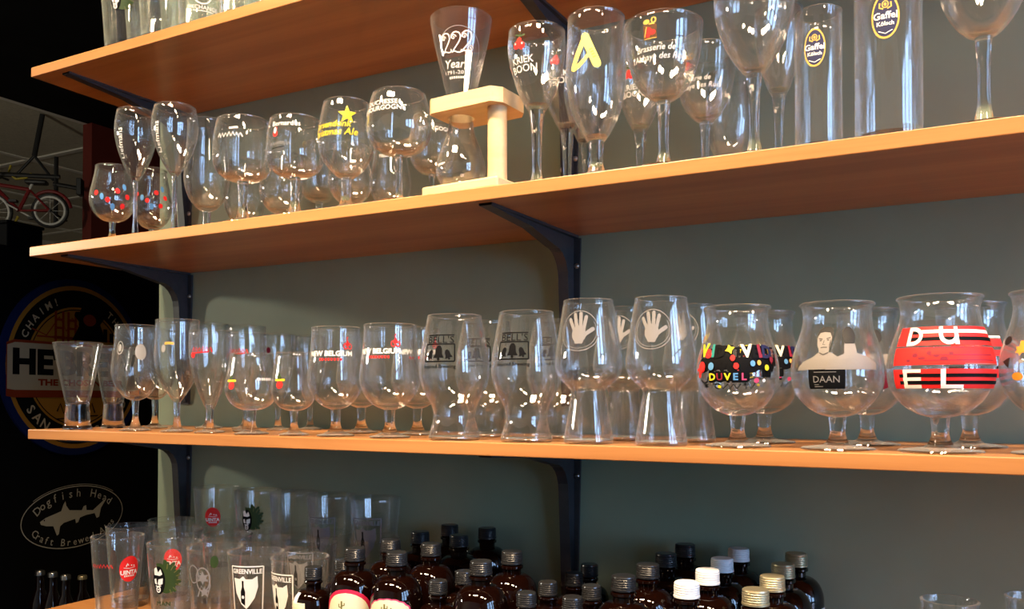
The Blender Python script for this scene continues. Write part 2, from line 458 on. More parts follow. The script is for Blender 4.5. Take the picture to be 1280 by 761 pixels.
# suspended ceiling of the room beyond: tiles and bars
def far_ceiling():
    xs = [-6.83, -8.37, -9.9, -11.4, -12.5]; ys = [-3.6, -1.0, 0.25, 1.5, 2.8, 4.07, 5.35, 6.62, 7.9, 8.9]
    bm = bmesh.new(); box(bm, (-12.5, -3.6, CEIL + 0.03), (-6.8, 9.0, CEIL + 0.1))
    root = from_bm('ceiling_far', bm, BLACKP); root['kind'] = 'structure'
    for i in range(len(xs) - 1):
        for j in range(len(ys) - 1):
            bm = bmesh.new(); box(bm, (xs[i + 1] + 0.02, ys[j] + 0.02, CEIL + 0.012), (xs[i] - 0.02, ys[j + 1] - 0.02, CEIL + 0.03)); from_bm('ceiling_tile', bm, TILE, root)
    for x in xs[:-1]:
        bm = bmesh.new(); box(bm, (x - 0.03, -3.6, CEIL), (x + 0.03, 8.9, CEIL + 0.03)); from_bm('ceiling_bar', bm, TBAR, root)
    for y in ys[1:-1]:
        bm = bmesh.new(); box(bm, (-12.5, y - 0.03, CEIL - 0.002), (-6.83, y + 0.03, CEIL + 0.028)); from_bm('ceiling_bar', bm, TBAR, root)
far_ceiling()

# ------------------------------------------------------------------ shelves and brackets
XL, XR = -1.503, 1.25
def shelf(z, label, yf=YF):
    bm = bmesh.new(); box(bm, (XL, yf, z - TH), (XR, YW - 0.001, z), 0.0012)
    o = from_bm('wall_shelf', bm, WOOD); tag(o, label, 'shelf', 'wooden wall shelves')
shelf(S1, 'topmost orange wooden wall shelf carrying pint glasses')
shelf(S2, 'orange wooden wall shelf with stemmed beer glasses and a small beech stand')
shelf(S3, 'orange wooden wall shelf with red striped tulip glass and glasses with white hands')
shelf(S4, 'lowest wooden wall shelf with brown bottles and pint glasses', 0.90)

def bracket(x, z, label, yf=0.975):
    t = empty('shelf_bracket', (x, YW, z - TH))
    tag(t, label, 'bracket', 'black iron shelf brackets')
    D = YW - yf
    # wall plate, tapering downwards
    def taper(w0, w1, y0, y1a, y1b, z0, z1):
        bm = bmesh.new()
        vs_ = [bm.verts.new(p) for p in [(-w0, y0, z0), (w0, y0, z0), (w0, -y1a, z0), (-w0, -y1a, z0), (-w1, y0, z1), (w1, y0, z1), (w1, -y1b, z1), (-w1, -y1b, z1)]]
        for q in [(0, 1, 2, 3), (7, 6, 5, 4), (0, 4, 5, 1), (1, 5, 6, 2), (2, 6, 7, 3), (3, 7, 4, 0)]: bm.faces.new([vs_[i] for i in q])
        return bm
    from_bm('wall_plate', taper(0.020, 0.013, 0.0, 0.004, 0.004, -0.004, -0.27), IRON, t)
    # rib: an L with a rounded inner corner, running down the plate and out under the shelf
    prof = [(0.0, 0.0), (-D, 0.0), (-D, -0.0035), (-D * 0.55, -0.011)]
    for k in range(7):
        a = math.radians(90 * k / 6)
        prof.append((-0.026 - 0.045 * (1 - math.sin(a)), -0.026 - 0.045 * (1 - math.cos(a))))
    prof += [(-0.020, -0.16), (-0.008, -0.265), (0.0, -0.265)]
    bm = bmesh.new()
    A = [bm.verts.new((-0.0085, y, zz)) for y, zz in prof]; B = [bm.verts.new((0.0085, y, zz)) for y, zz in prof]
    bm.faces.new(A); bm.faces.new(B[::-1])
    for i in range(len(A)): bm.faces.new((A[i], A[(i + 1) % len(A)], B[(i + 1) % len(B)], B[i]))
    from_bm('rib', bm, IRON, t)
    bm = bmesh.new()
    vs_ = [bm.verts.new(p) for p in [(-0.017, -0.004, 0), (0.017, -0.004, 0), (0.010, -D, 0), (-0.010, -D, 0), (-0.017, -0.004, -0.004), (0.017, -0.004, -0.004), (0.010, -D, -0.003), (-0.010, -D, -0.003)]]
    for q in [(0, 1, 2, 3), (7, 6, 5, 4), (0, 4, 5, 1), (1, 5, 6, 2), (2, 6, 7, 3), (3, 7, 4, 0)]: bm.faces.new([vs_[i] for i in q])
    from_bm('arm_plate', bm, IRON, t)
    for sx, zz in ((-0.0137, -0.062), (0.0137, -0.048), (-0.0112, -0.22), (0.0112, -0.205)):
        me = lathe_mesh('screw', [(0, 0.0035), (0.0022, 0.0032), (0.0040, 0.0015), (0.0044, 0.0)], SCREW, 12)
        o = mesh_obj('screw', me, t); o.location = (sx, -0.004, zz); o.rotation_euler = (math.radians(90), 0, 0)
for z, nm in ((S1, 'topmost shelf'), (S2, 'shelf with the beech stand'), (S3, 'shelf with the red striped glass')):
    bracket(-0.558, z, 'black iron bracket under the middle of the ' + nm)
    bracket(-1.425, z, 'black iron bracket under the open end of the ' + nm)

# ------------------------------------------------------------------ glassware
def mm(v): return round(v * 1000) / 1000
def r_at(prof, z):
    for (r0, z0), (r1, z1) in zip(prof, prof[1:]):
        if min(z0, z1) <= z <= max(z0, z1):
            t = 0 if z1 == z0 else (z - z0) / (z1 - z0)
            return r0 + (r1 - r0) * t
    return prof[-1][0] if z > prof[-1][1] else prof[0][0]
# outer bowl outline (r / widest, z / height) from its bottom to the rim; stem radii; foot radius
SH = {
 'tulip':    dict(bowl=[(.19,.225),(.45,.25),(.72,.31),(.93,.40),(1.0,.51),(.98,.61),(.89,.71),(.78,.81),(.73,.89),(.745,.95),(.80,1)], stem=[(.24,.05),(.165,.12),(.19,.225)], foot=.80),
 'flute':    dict(bowl=[(0.13,0.457),(0.32,0.498),(0.6,0.584),(0.86,0.701),(1,0.819),(0.97,0.928),(0.88,1.000)], stem=[(0.16,0.046),(0.1,0.183),(0.1,0.343),(0.13,0.457)], foot=.72),
 'snifter':  dict(bowl=[(0.15,0.270),(0.5,0.298),(0.8,0.373),(1,0.504),(1,0.626),(0.89,0.766),(0.79,0.906),(0.75,1.000)], stem=[(0.2,0.061),(0.13,0.147),(0.15,0.270)], foot=.62),
 'goblet':   dict(bowl=[(0.19,0.415),(0.5,0.429),(0.84,0.492),(0.99,0.592),(1,0.692),(0.98,0.810),(0.93,0.918),(0.86,1.000)], stem=[(0.24,0.058),(0.15,0.175),(0.16,0.304),(0.19,0.415)], foot=.66),
 'egg':      dict(bowl=[(0.15,0.305),(0.42,0.341),(0.76,0.437),(0.96,0.546),(1,0.655),(0.95,0.818),(0.81,1.000)], stem=[(0.25,0.065),(0.17,0.156),(0.19,0.305)], foot=.7),
 'balloon':  dict(bowl=[(0.14,0.450),(0.5,0.470),(0.82,0.536),(0.98,0.635),(1,0.724),(0.965,0.831),(0.89,0.929),(0.81,1.000)], stem=[(0.17,0.047),(0.105,0.117),(0.1,0.352),(0.14,0.450)], foot=.74),
 'kriek':    dict(bowl=[(0.28,0.487),(0.46,0.540),(0.7,0.637),(0.91,0.770),(1,0.885),(0.955,1.000)], stem=[(0.22,0.035),(0.15,0.139),(0.19,0.348),(0.28,0.487)], foot=.72),
 'stubby':   dict(bowl=[(0.26,0.238),(0.46,0.286),(0.8,0.419),(0.96,0.562),(1,0.695),(0.965,0.857),(0.935,1.000)], stem=[(0.32,0.048),(0.22,0.119),(0.26,0.238)], foot=.76),
 'chalice':  dict(bowl=[(0.18,0.472),(0.36,0.498),(0.6,0.563),(0.79,0.654),(0.92,0.775),(0.985,0.905),(1,1.000)], stem=[(0.22,0.036),(0.13,0.145),(0.135,0.339),(0.18,0.472)], foot=.70),
 'tall':     dict(bowl=[(0.2,0.478),(0.4,0.530),(0.64,0.613),(0.85,0.722),(0.97,0.826),(1,0.913),(0.97,1.000)], stem=[(0.2,0.036),(0.12,0.143),(0.14,0.335),(0.2,0.478)], foot=.66),
 'small_tulip': dict(bowl=[(.16,.29),(.48,.325),(.83,.42),(1.0,.55),(.97,.68),(.885,.83),(.85,1)], stem=[(.22,.05),(.12,.14),(.16,.29)], foot=.66),
 'vbowl':    dict(bowl=[(.15,.27),(.34,.32),(.66,.42),(.89,.53),(1.0,.66),(.97,.82),(.95,1)], stem=[(.2,.05),(.13,.14),(.15,.27)], foot=.72),
 'vflute':   dict(bowl=[(.18,.235),(.34,.30),(.57,.41),(.81,.56),(.95,.71),(1.0,.86),(.98,1)], stem=[(.24,.05),(.16,.12),(.18,.235)], foot=.72),
 'wide':     dict(bowl=[(.19,.30),(.48,.32),(.80,.39),(1.0,.52),(.985,.65),(.87,.84),(.79,1)], stem=[(.24,.06),(.15,.15),(.19,.30)], foot=.66),
 'globe':    dict(bowl=[(.19,.25),(.50,.285),(.82,.37),(1.0,.49),(.99,.60),(.92,.75),(.875,.88),(.86,1)], stem=[(.28,.05),(.17,.12),(.19,.25)], foot=.68),
 # footless vessels: outline from the floor up
 'bells':    dict(vessel=[(.71,.0),(.735,.02),(.69,.07),(.62,.14),(.595,.20),(.66,.28),(.88,.395),(1.0,.53),(.975,.67),(.86,.85),(.765,1)], floor=.03),
 'ipa':      dict(vessel=[(.71,.0),(.74,.02),(.70,.09),(.605,.22),(.53,.34),(.535,.375),(.70,.415),(.90,.465),(1.0,.54),(.985,.62),(.89,.77),(.74,1)], floor=.03),
 'stange':   dict(vessel=[(.97,0),(1.0,.01),(1.0,.3),(1.0,.6),(1.0,1)], floor=.035),
 'pint':     dict(vessel=[(.73,0),(.75,.012),(.81,.28),(.875,.52),(.94,.76),(1.0,1)], floor=.075),
 'shot':     dict(vessel=[(.58,0),(.60,.02),(.53,.08),(.50,.20),(.47,.29),(.53,.36),(.70,.58),(.86,.80),(1.0,1)], floor=.31),
 'tumbler':  dict(vessel=[(.80,0),(.84,.015),(.90,.35),(.95,.7),(1.0,1)], floor=.06),
}
_gm = {}
def bead(e):
    r, z = e
    return [(r, z - .0022), (r + .0006, z - .0012), (r + .0006, z - .0003), (r - .0004, z + .0004), (r - .0018, z + .0003), (r - .0024, z - .0005), (r - .0022, z - .0014)]
def glass_meshes(shape, H, R):
    k = (shape, H, R)
    if k in _gm: return _gm[k]
    s = SH[shape]; out = {}
    t = 0.0016
    if 'bowl' in s:
        outer = spline([(r * R, z * H) for r, z in s['bowl']], 4)
        inner = []
        for i, (r, z) in enumerate(outer):
            a, b = outer[max(0, i - 1)], outer[min(len(outer) - 1, i + 1)]
            dr, dz = b[0] - a[0], b[1] - a[1]; l = math.hypot(dr, dz) or 1
            inner.append((max(0.0, r - t * dz / l), z + t * dr / l))
        zf = outer[0][1] + 0.006
        inner = [(r, z) for r, z in inner if z > zf]
        rx, rzz = outer[-1]
        prof = outer[:-1] + [(rx, rzz - .0022), (rx + .0006, rzz - .0012), (rx + .0006, rzz - .0003), (rx - .0004, rzz + .0004), (rx - .0018, rzz + .0003), (rx - .0024, rzz - .0005), (rx - .0022, rzz - .0014)] + inner[:-1][::-1] + [(0, inner[0][1] - 0.001)]
        out['bowl'] = lathe_mesh('bowl', prof, GLASS)
        rs = [(r * R, z * H) for r, z in s['stem']]
        st = spline(rs, 5)
        out['stem'] = lathe_mesh('stem', st, SOLID, 28)
        rf = s['foot'] * R; r0, z0 = rs[0]
        fp = [(0, 0.0), (rf * .96, 0.0), (rf, 0.0012), (rf * .98, 0.0026)] + spline([(rf * .98, 0.0026), (rf * .62, 0.0045), (r0 * 1.5, z0 * .62), (r0, z0)], 5)[1:]
        out['foot'] = lathe_mesh('foot', fp, FOOTG, 40)
        out['_prof'] = outer
    else:
        outer = spline([(r * R, z * H) for r, z in s['vessel']], 4)
        zf = s['floor'] * H
        inner = [(r - 0.0018 if z > zf + 0.004 else r - 0.004, z) for r, z in outer if z > zf]
        prof = [(0, 0.0)] + outer + [(outer[-1][0] - 0.0009, H + 0.0007)] + inner[::-1] + [(inner[0][0] * 0.6, zf - 0.001), (0, zf - 0.0015)]
        if shape in ('shot',):
            iz = inner[0][1]
            low = [(0, 0.0)] + [(r, z) for r, z in outer if z <= iz]
            up = [(r, z) for r, z in outer if z >= iz - 1e-6]
            out['base'] = lathe_mesh('base', low, SOLID, 36)
            out['bowl'] = lathe_mesh('bowl', up[:-1] + bead(up[-1]) + inner[:-1][::-1] + [(inner[0][0] * .6, iz - .003), (0, iz - 0.004)], GLASS)
        else:
            iz = zf
            low = [(0, 0.0)] + [(r, z) for r, z in outer if z <= iz] + [(r_at(outer, iz), iz), (0, iz - 0.001)]
            up = [(r_at(outer, iz), iz)] + [(r, z) for r, z in outer if z > iz]
            out['base'] = lathe_mesh('base', low, FOOTG, 40)
            out['bowl'] = lathe_mesh('bowl', up[:-1] + bead(up[-1]) + inner[:-1][::-1], GLASS)
        out['_prof'] = outer
    _gm[k] = out
    return out

def wrap_print(items, outer, s, cx, d, R, zbase, tilt=0.0):
    """items: (ink, px, py, shape in pixels centred there) laid on the outside of the glass"""
    lst = []
    for (colr, px, py, shp) in items:
        shp = MOVE(shp, 0, 0, 0, s)
        dd = d - 0.6 * R
        # height of that pixel row on the near side of the glass
        r = ray(px, py); zc = ZC + r.z * dd / r.dot(_fw) - zbase
        r0 = max(0.004, r_at(outer, zc))
        a0 = math.asin(max(-0.985, min(0.985, (px - cx) * s / r0)))
        lst.append((colr, shp, (zc, r0, a0)))
    def place(ctx, u, v, li):
        zc, r0, a0 = ctx
        z = zc + v
        rr = r_at(outer, z) + 0.0004 + 0.00012 * li
        a = a0 + u / r0
        return (rr * math.sin(a), -rr * math.cos(a), z)
    return print_mesh('print', lst, place, 0.004)

def glass(shape, name, cx, Y, rim, w, sz, label, cat='beer glass', group=None, prints=None, part='print', H=None, apart=False):
    p = on_y(cx, rim, Y)
    s = scale_at(p, cx)
    R = mm(w * s / 2)
    if H is None:                           # the topmost row in view is the near side of the rim
        rr = R * (SH[shape].get('bowl') or SH[shape]['vessel'])[-1][0]
        dd = depth((p.x, Y, p.z))
        H = ZC + (p.z - ZC) * ((dd - rr) / dd if p.z > ZC else (dd + rr) / dd) - sz
    H = mm(H)
    rz = math.atan2(-p.x, Y)
    t = empty(name, (p.x, Y, sz), rz)
    tag(t, label, cat, group)
    ms = glass_meshes(shape, H, R)
    for k in ('bowl', 'stem', 'foot', 'base'):
        if k in ms: mesh_obj(k, ms[k], t)
    if prints:
        for grp in ([[q] for q in prints] if apart else [prints]):
            me = wrap_print(grp, ms['_prof'], s, cx, depth((p.x, Y, p.z)), R, sz)
            mesh_obj(part, me, t)
    return t

# ------------------------------------------------------------------ print motifs (sizes in photo pixels)
def cherries(k=1.0):
    return [('red', JOIN([ELL(4.4 * k, 4.6 * k, -3.6 * k, -1 * k), ELL(4.4 * k, 4.8 * k, 4.0 * k, -2.2 * k), ELL(3.6 * k, 3.4 * k, 0.8 * k, 4.5 * k)])),
            ('green', JOIN([STROKE([(-2 * k, 3 * k), (1 * k, 9 * k), (4 * k, 14 * k)], 1.0 * k), STROKE([(2 * k, 9 * k), (9 * k, 10 * k)], 2.2 * k), STROKE([(2 * k, 10 * k), (-5 * k, 12 * k)], 2.0 * k)])),
            ('white', JOIN([ELL(1.1 * k, 1.3 * k, -5 * k, 1 * k, 8), ELL(1.1 * k, 1.3 * k, 5 * k, 0, 8)]))]
def at(px, py, lst): return [(c, px, py, s) for c, s in lst]
def kriek(cx, cy, k=1.0):
    return at(cx, cy, cherries(k)) + [('white', cx + 4 * k, cy + 19 * k, TEXT('KRIEK', 8.2 * k, bold=.004)), ('white', cx + 6 * k, cy + 29 * k, TEXT('BOON', 8.4 * k, bold=.004))]
def gaffel(cx, cy, rx, ry):
    k = ry / 25.0
    return at(cx, cy, [('gold', ELL(rx, ry, n=40)), ('navy', ELL(rx * .87, ry * .91, n=40)),
        ('gold', JOIN([RING(3.6 * k, 4.2 * k, 1.1 * k, 0, 13 * k), STROKE([(-5.5 * k, 15 * k), (-6 * k, 10 * k), (-2 * k, 8 * k)], 1.6 * k), STROKE([(5.5 * k, 15 * k), (6 * k, 10 * k), (2 * k, 8 * k)], 1.6 * k), ELL(1.5 * k, 2 * k, 0, 13 * k)])),
        ('white', JOIN([TEXT('Gaffel', 7.6 * k, 0, 1 * k, bold=.02, sx=.98), TEXT('K\u00f6lsch', 4.6 * k, 0, -8 * k, bold=.02)])),
        ('white', STROKE([(-7 * k, -16 * k), (0, -19.5 * k), (7 * k, -16 * k)], .8 * k))])
def rocs(cx, cy, k=1.0):
    return at(cx, cy, [('brown', RECT(17 * k, 17 * k)), ('red', JOIN([ELL(4 * k, 3.2 * k, -2 * k, 2 * k), ELL(4 * k, 3.2 * k, 3 * k, -1 * k), ELL(3 * k, 2.6 * k, -3 * k, -4 * k)])),
        ('gold', JOIN([RING(3.4 * k, 3.8 * k, 1.5 * k, 5 * k, 13 * k), ELL(4 * k, 2.8 * k, -4 * k, 12 * k), STROKE([(-1 * k, 9 * k), (6 * k, 9 * k)], 2 * k), STROKE([(-8 * k, -8.2 * k), (8 * k, -8.2 * k)], 1 * k), STROKE([(-7 * k, -6 * k), (-4 * k, 6 * k)], 1.2 * k)]))]) + [
        ('white', cx + 6 * k, cy + 19 * k, TEXT('Brasserie de', 7.0 * k, shear=.22, bold=.004)), ('white', cx + 10 * k, cy + 29 * k, TEXT("l'Abbaye des Rocs", 7.0 * k, shear=.22, bold=.004))]
def bells(cx, cy, k=1.0, colr='black'):
    b = []
    for x, sc, rt in ((-12, .8, -18), (0, 1.15, 0), (12, .8, 18)):
        bell = JOIN([POLY([(-6, -5), (6, -5), (4.2, -1), (3.6, 5), (1.6, 8), (-1.6, 8), (-3.6, 5), (-4.2, -1)]), ELL(1.6, 1.6, 0, -6.2, 10)])
        b.append(MOVE(bell, x * k, (-1 if sc < 1 else 1) * k, rt, sc * k))
    fr = JOIN([STROKE([(-20 * k, -9 * k), (20 * k, -9 * k)], 1.7 * k), STROKE([(20 * k, -9 * k), (20 * k, 12 * k)], 1.7 * k), STROKE([(-20 * k, 12 * k), (20 * k, 12 * k)], 1.7 * k), STROKE([(-20 * k, -9 * k), (-20 * k, 12 * k)], 1.7 * k), STROKE([(-19 * k, 23 * k), (20 * k, 23 * k)], 1.5 * k)])
    return at(cx, cy, [(colr, JOIN(b + [fr])), (colr, JOIN([TEXT("BELL'S", 8.4 * k, 1 * k, 17.5 * k, sx=1.2), TEXT('Inspired Brewing', 4.4 * k, 0, -15 * k, bold=.02)]))])
def hand(cx, cy, k=1.0, colr='frost'):
    f = [ROD((-6, 2), (-13, 15), 4.4), ROD((-3, 6), (-6, 21), 4.6), ROD((2, 6), (2, 22), 4.6), ROD((6, 4), (9, 18), 4.4), ROD((7, -4), (17, 3), 5.0), ELL(9.0, 10.5, 0, -3), POLY([(-7, -8), (7, -8), (4.5, -15), (-4, -15)])]
    return [(colr, cx, cy, MOVE(JOIN(f), 0, 0, 0, k)), ('frost', cx, cy + 1, MOVE(JOIN([RING(25, 25, .9, n=48), RING(21.8, 21.8, .6, n=48, a0=150, a1=390)]), 0, 2 * k, 0, k))]
def belgium(cx, cy, k=1.0):
    return [('white', cx, cy, TEXT('NEW BELGIUM', 6.2 * k, bold=.03)), ('red', cx + 1, cy + 7.5, DASH(30 * k, 3.2 * k, 8)),
            ('red', cx + 22 * k, cy - 9 * k, JOIN([RING(3.2 * k, 4 * k, 1.2 * k, -2.4 * k, 0), RING(3.2 * k, 4 * k, 1.2 * k, 3 * k, 0), POLY([(-3 * k, 0), (0, 9 * k), (3.4 * k, 1 * k)]), STROKE([(-1 * k, 9 * k), (1 * k, 12 * k)], 1.2 * k)]))]
def uinta(cx, cy, k=1.0):
    return at(cx, cy, [('red', ELL(13.5 * k, 17.5 * k, n=40)), ('white', JOIN([TEXT('UINTA', 5.6 * k, 0, -4.5 * k, bold=.04), MOVE(DASH(15 * k, 2.2 * k, 6), 0, -9.5 * k),
            STROKE([(-8 * k, 2.0 * k), (0, .6 * k), (8 * k, 2.0 * k)], .7 * k), STROKE([(-5 * k, 3.5 * k), (-3 * k, 7.5 * k), (-1.6 * k, 4.6 * k)], 1.5 * k), ELL(1 * k, 1 * k, 2.4 * k, 4.6 * k, 8), ELL(1 * k, 1 * k, 6 * k, 4 * k, 8)]))])
def leafface(cx, cy, k=1.0, dim=False):
    leaves = [ELL(4.5 * k, 2.2 * k, 0, 0, 12)]
    L = []
    for i in range(22):
        a = math.radians(-75 + i * 12.0); r = (10.5 + (i % 3) * 2.2) * k
        L.append(MOVE(leaves[0], 5 * k + r * math.cos(a) * .82, r * math.sin(a) * 1.12 + 2 * k, math.degrees(a)))
    return at(cx, cy, [('green', JOIN(L + [ELL(12 * k, 17 * k, 5 * k, 1 * k)])), ('olive', JOIN([MOVE(STROKE([(-3 * k, 0), (3 * k, 0)], .8 * k), 5 * k + 14 * k * math.cos(math.radians(a)), 15 * k * math.sin(math.radians(a)), a) for a in range(-70, 90, 22)])),
        ('black', ELL(7.5 * k, 16 * k, -3.5 * k, -1 * k)),
        ('white', JOIN([POLY([(-9 * k, 12 * k), (-6 * k, 14 * k), (-4 * k, 8 * k), (-1 * k, 12 * k), (1 * k, 6 * k), (-2 * k, 4.2 * k), (-9 * k, 5 * k)]), POLY([(-9.5 * k, 0), (-7 * k, 1 * k), (-6 * k, -6 * k), (-9 * k, -5 * k)]), POLY([(-4 * k, 0), (1.5 * k, 1.5 * k), (1 * k, -5 * k), (-3.5 * k, -7 * k), (-5 * k, -5 * k)]),
                        RING(3 * k, 3.8 * k, 1.3 * k, -4.5 * k, -11.5 * k, 16), ELL(.9 * k, 1 * k, -4.5 * k, -11.5 * k, 8), STROKE([(-8 * k, -7.5 * k), (-4.5 * k, -8.2 * k), (-1 * k, -7.2 * k)], 1.2 * k)]))])
def greenville(cx, cy, k=1.0, colr='white'):
    w, h = 20 * k, 30 * k
    shield = POLY([(-17 * k, 17 * k), (-9 * k, 16 * k), (-4 * k, 20 * k), (-1 * k, 16 * k), (7 * k, 16 * k), (13 * k, 20 * k), (14 * k, 6 * k), (10 * k, -8 * k), (3 * k, -18 * k), (-1 * k, -22 * k), (-8 * k, -16 * k), (-15 * k, -2 * k)])
    bottle = POLY([(-8 * k, -14 * k), (-2.5 * k, -18 * k), (-2 * k, 0), (-3.6 * k, 6 * k), (-3.6 * k, 14 * k), (-6 * k, 14 * k), (-6 * k, 6 * k), (-8 * k, 0)])
    return at(cx, cy, [(colr, JOIN([STROKE([(-20 * k, 32 * k), (20 * k, 32 * k)], 1.6 * k), STROKE([(20 * k, 32 * k), (20 * k, -30 * k)], 1.6 * k), STROKE([(20 * k, -30 * k), (-20 * k, -30 * k)], 1.6 * k), STROKE([(-20 * k, -30 * k), (-20 * k, 32 * k)], 1.6 * k),
            TEXT('GREENVILLE', 5.8 * k, 0, 26 * k, bold=.03, sx=.82), shield])), ('black', bottle), (colr, ELL(1.8 * k, 2.2 * k, -5.0 * k, -7 * k, 10))])

# ------------------------------------------------------------------ shelf two: stemmed glasses, from the open end towards the room corner
def SQUIG(w, h, t, n=9):                   # writing too blurred to read: a handwritten wave
    return STROKE([(-w / 2 + w * i / (2 * n), h * (0.5 if i % 2 else -0.5) * (0.6 + 0.4 * ((i * 7) % 5) / 4)) for i in range(2 * n + 1)], t)
def DASH(w, h, n): return JOIN([RECT(w / n * 0.6, h, -w / 2 + w * (i + .5) / n) for i in range(n)])
def script(txt, h, **k): return TEXT(txt, h, shear=.25, bold=.004, **k)
G = glass
dots = lambda cx, cy, k=1.0: [('red', cx + dx * k, cy + dy * k, ELL(3.2 * k, 3.6 * k)) for dx, dy in ((-20, 3), (-6, 12), (6, 0), (12, 18), (18, 6))] + [('blue', cx + dx * k, cy + dy * k, ELL(2.6 * k, 4.5 * k)) for dx, dy in ((-13, 8), (0, 20), (14, -6))]
G('snifter', 'snifter_glass', 141, 1.00, 204, 58, S2, 'small round snifter with red and blue dots at the open end of the shelf', prints=dots(141, 240))
G('snifter', 'snifter_glass', 190, 1.095, 208, 50, S2, 'small round snifter with red and blue dots behind two slender white lettered flutes', prints=dots(190, 242, .9))
lief = lambda cx, cy: [('white', cx, cy, TEXT('Liefmans', 8.0, rot=84, bold=.004))]
G('flute', 'flute_glass', 170, 0.995, 133, 54, S2, 'slender stemmed flute with upright white lettering beside the dotted snifter', group='white lettered flutes', prints=lief(151, 180))
G('flute', 'flute_glass', 219, 0.995, 126, 59, S2, 'slender stemmed flute with upright white lettering beside a fluted goblet', group='white lettered flutes', prints=lief(197, 172))
G('globe', 'goblet_glass', 259, 1.072, 145, 58, S2, 'clear plain goblet with short stem beside the second white lettered flute', prints=[('frost', 244, 205, TEXT('~', 6))])
G('goblet', 'goblet_glass', 304, 0.995, 142, 76, S2, 'wide goblet with a smudged white word near its rim', prints=[('white', 287, 172, SQUIG(34, 6.5, 1.3, 7)), ('white', 290, 164, STROKE([(-3, 0), (8, 1)], 2.4))])
G('snifter', 'snifter_glass', 306, 1.165, 195, 52, S2, 'small clear snifter standing behind the wide goblet with the smudged word')
G('goblet', 'goblet_glass', 369, 0.995, 141, 72, S2, 'round goblet with white name, small red crest and script', prints=[('white', 357, 157, TEXT('Bernardus', 6.4, bold=.004)), ('red', 345, 170, JOIN([ELL(3.6, 4.0), STROKE([(0, 3), (2, 8)], 2.4)])), ('white', 345, 166, ELL(2, 4)), ('grey', 350, 183, SQUIG(28, 5, 1.0, 8)), ('black', 348, 188, STROKE([(-9, -1), (9, 1)], .8))])
G('goblet', 'goblet_glass', 399, 1.180, 174, 50, S2, 'small clear goblet behind the glasses with the red crest and the yellow star')
G('snifter', 'snifter_glass', 352, 1.10, 186, 54, S2, 'small clear snifter standing behind the goblet with the red crest')
G('egg', 'goblet_glass', 433, 0.998, 120, 71, S2, 'egg shaped goblet with a yellow star and yellow writing', prints=[('yellow', 434, 147, STAR(12)), ('yellow', 411, 158, script('Corsendonk', 8.2)), ('yellow', 413, 168, script('Christmas Ale', 8.6))])
G('snifter', 'snifter_glass', 438, 1.085, 176, 56, S2, 'clear snifter standing behind the egg shaped goblet with the yellow star')
G('balloon', 'balloon_glass', 499, 0.995, 107, 81, S2, 'balloon glass on a thin straight stem with two lines of white capitals', prints=[('white', 477, 131, TEXT('DUCHESSE', 5.8, bold=.004, sx=1.1)), ('white', 474, 138.5, TEXT('DE BOURGOGNE', 6.0, bold=.004, sx=1.05)), ('frost', 526, 156, JOIN([RING(8, 6, .8), script('Ve', 5)]))])
G('snifter', 'snifter_glass', 488, 1.150, 178, 52, S2, 'clear snifter with small white letters behind the thin stemmed balloon glass', prints=[('white', 482, 196, TEXT('TEDIES', 3.6, sx=1.2))])
G('balloon', 'balloon_glass', 540, 1.115, 139, 58, S2, 'balloon glass with white capitals half hidden behind the beech stand', prints=[('white', 546, 163, TEXT('BOURGOGNE', 5.2, bold=.004))])
G('kriek', 'flute_glass', 671, 0.995, 25, 72, S2, 'flute with red cherries and white capitals beside the beech stand', group='cherry flutes', prints=kriek(649, 58))
G('kriek', 'flute_glass', 709, 1.095, 56, 66, S2, 'flute with red cherries standing behind the glass with the yellow letter', group='cherry flutes', prints=kriek(694, 79, .85))
G('kriek', 'flute_glass', 800, 1.095, 70, 60, S2, 'flute with red cherries partly hidden behind the wide bowled glass with gold crest', group='cherry flutes', prints=kriek(786, 96, .8))
G('kriek', 'flute_glass', 733, 1.175, 82, 58, S2, 'clear flute against the wall behind the glass with the yellow letter')
yA = at(733, 68, [('lemon', JOIN([ROD((-2, 17), (-19, -18), 7.0), ROD((-2, 17), (13, -17), 10.5), STROKE([(-19, -19.5), (-10, -17), (-2, -11), (4, -4)], [6.5, 6, 5, 3.5])])), ('gold', MOVE(DASH(14, 4, 4), 8, -4, -66))])
G('stubby', 'tulip_glass', 745, 1.000, 8, 75, S2, 'tall short stemmed glass with a big yellow letter A', prints=yA)
G('chalice', 'chalice_glass', 829, 0.995, 10, 98, S2, 'wide bowled stemmed glass with gold and red crest over white script', group='crested chalices', prints=rocs(813, 45))
G('chalice', 'chalice_glass', 881, 1.095, 48, 79, S2, 'stemmed glass with gold and red crest standing behind its wide bowled twin', group='crested chalices', prints=rocs(862, 84, .85))
G('stubby', 'tulip_glass', 912, 1.180, 84, 62, S2, 'short stemmed clear glass against the wall behind the crested glasses')
G('tall', 'tulip_glass', 942, 0.995, -44, 102, S2, 'very tall plain tulip glass beside the slim gold labelled cylinder')
G('kriek', 'flute_glass', 973, 1.095, 0, 62, S2, 'plain flute half hidden behind the very tall plain tulip glass')
G('stange', 'cylinder_glass', 1022.5, 1.000, 4, 60, S2, 'slim straight cylinder glass with gold rimmed navy oval', group='straight cylinder glasses', prints=gaffel(1018, 63, 13.5, 25))
G('stange', 'cylinder_glass', 1109, 1.005, -82, 85, S2, 'thick straight cylinder glass with gold rimmed navy oval', group='straight cylinder glasses', prints=gaffel(1106, 26, 17.5, 30))
G('chalice', 'chalice_glass', 1228, 0.995, -112, 128, S2, 'large plain stemmed chalice standing alone past the straight cylinder glasses')

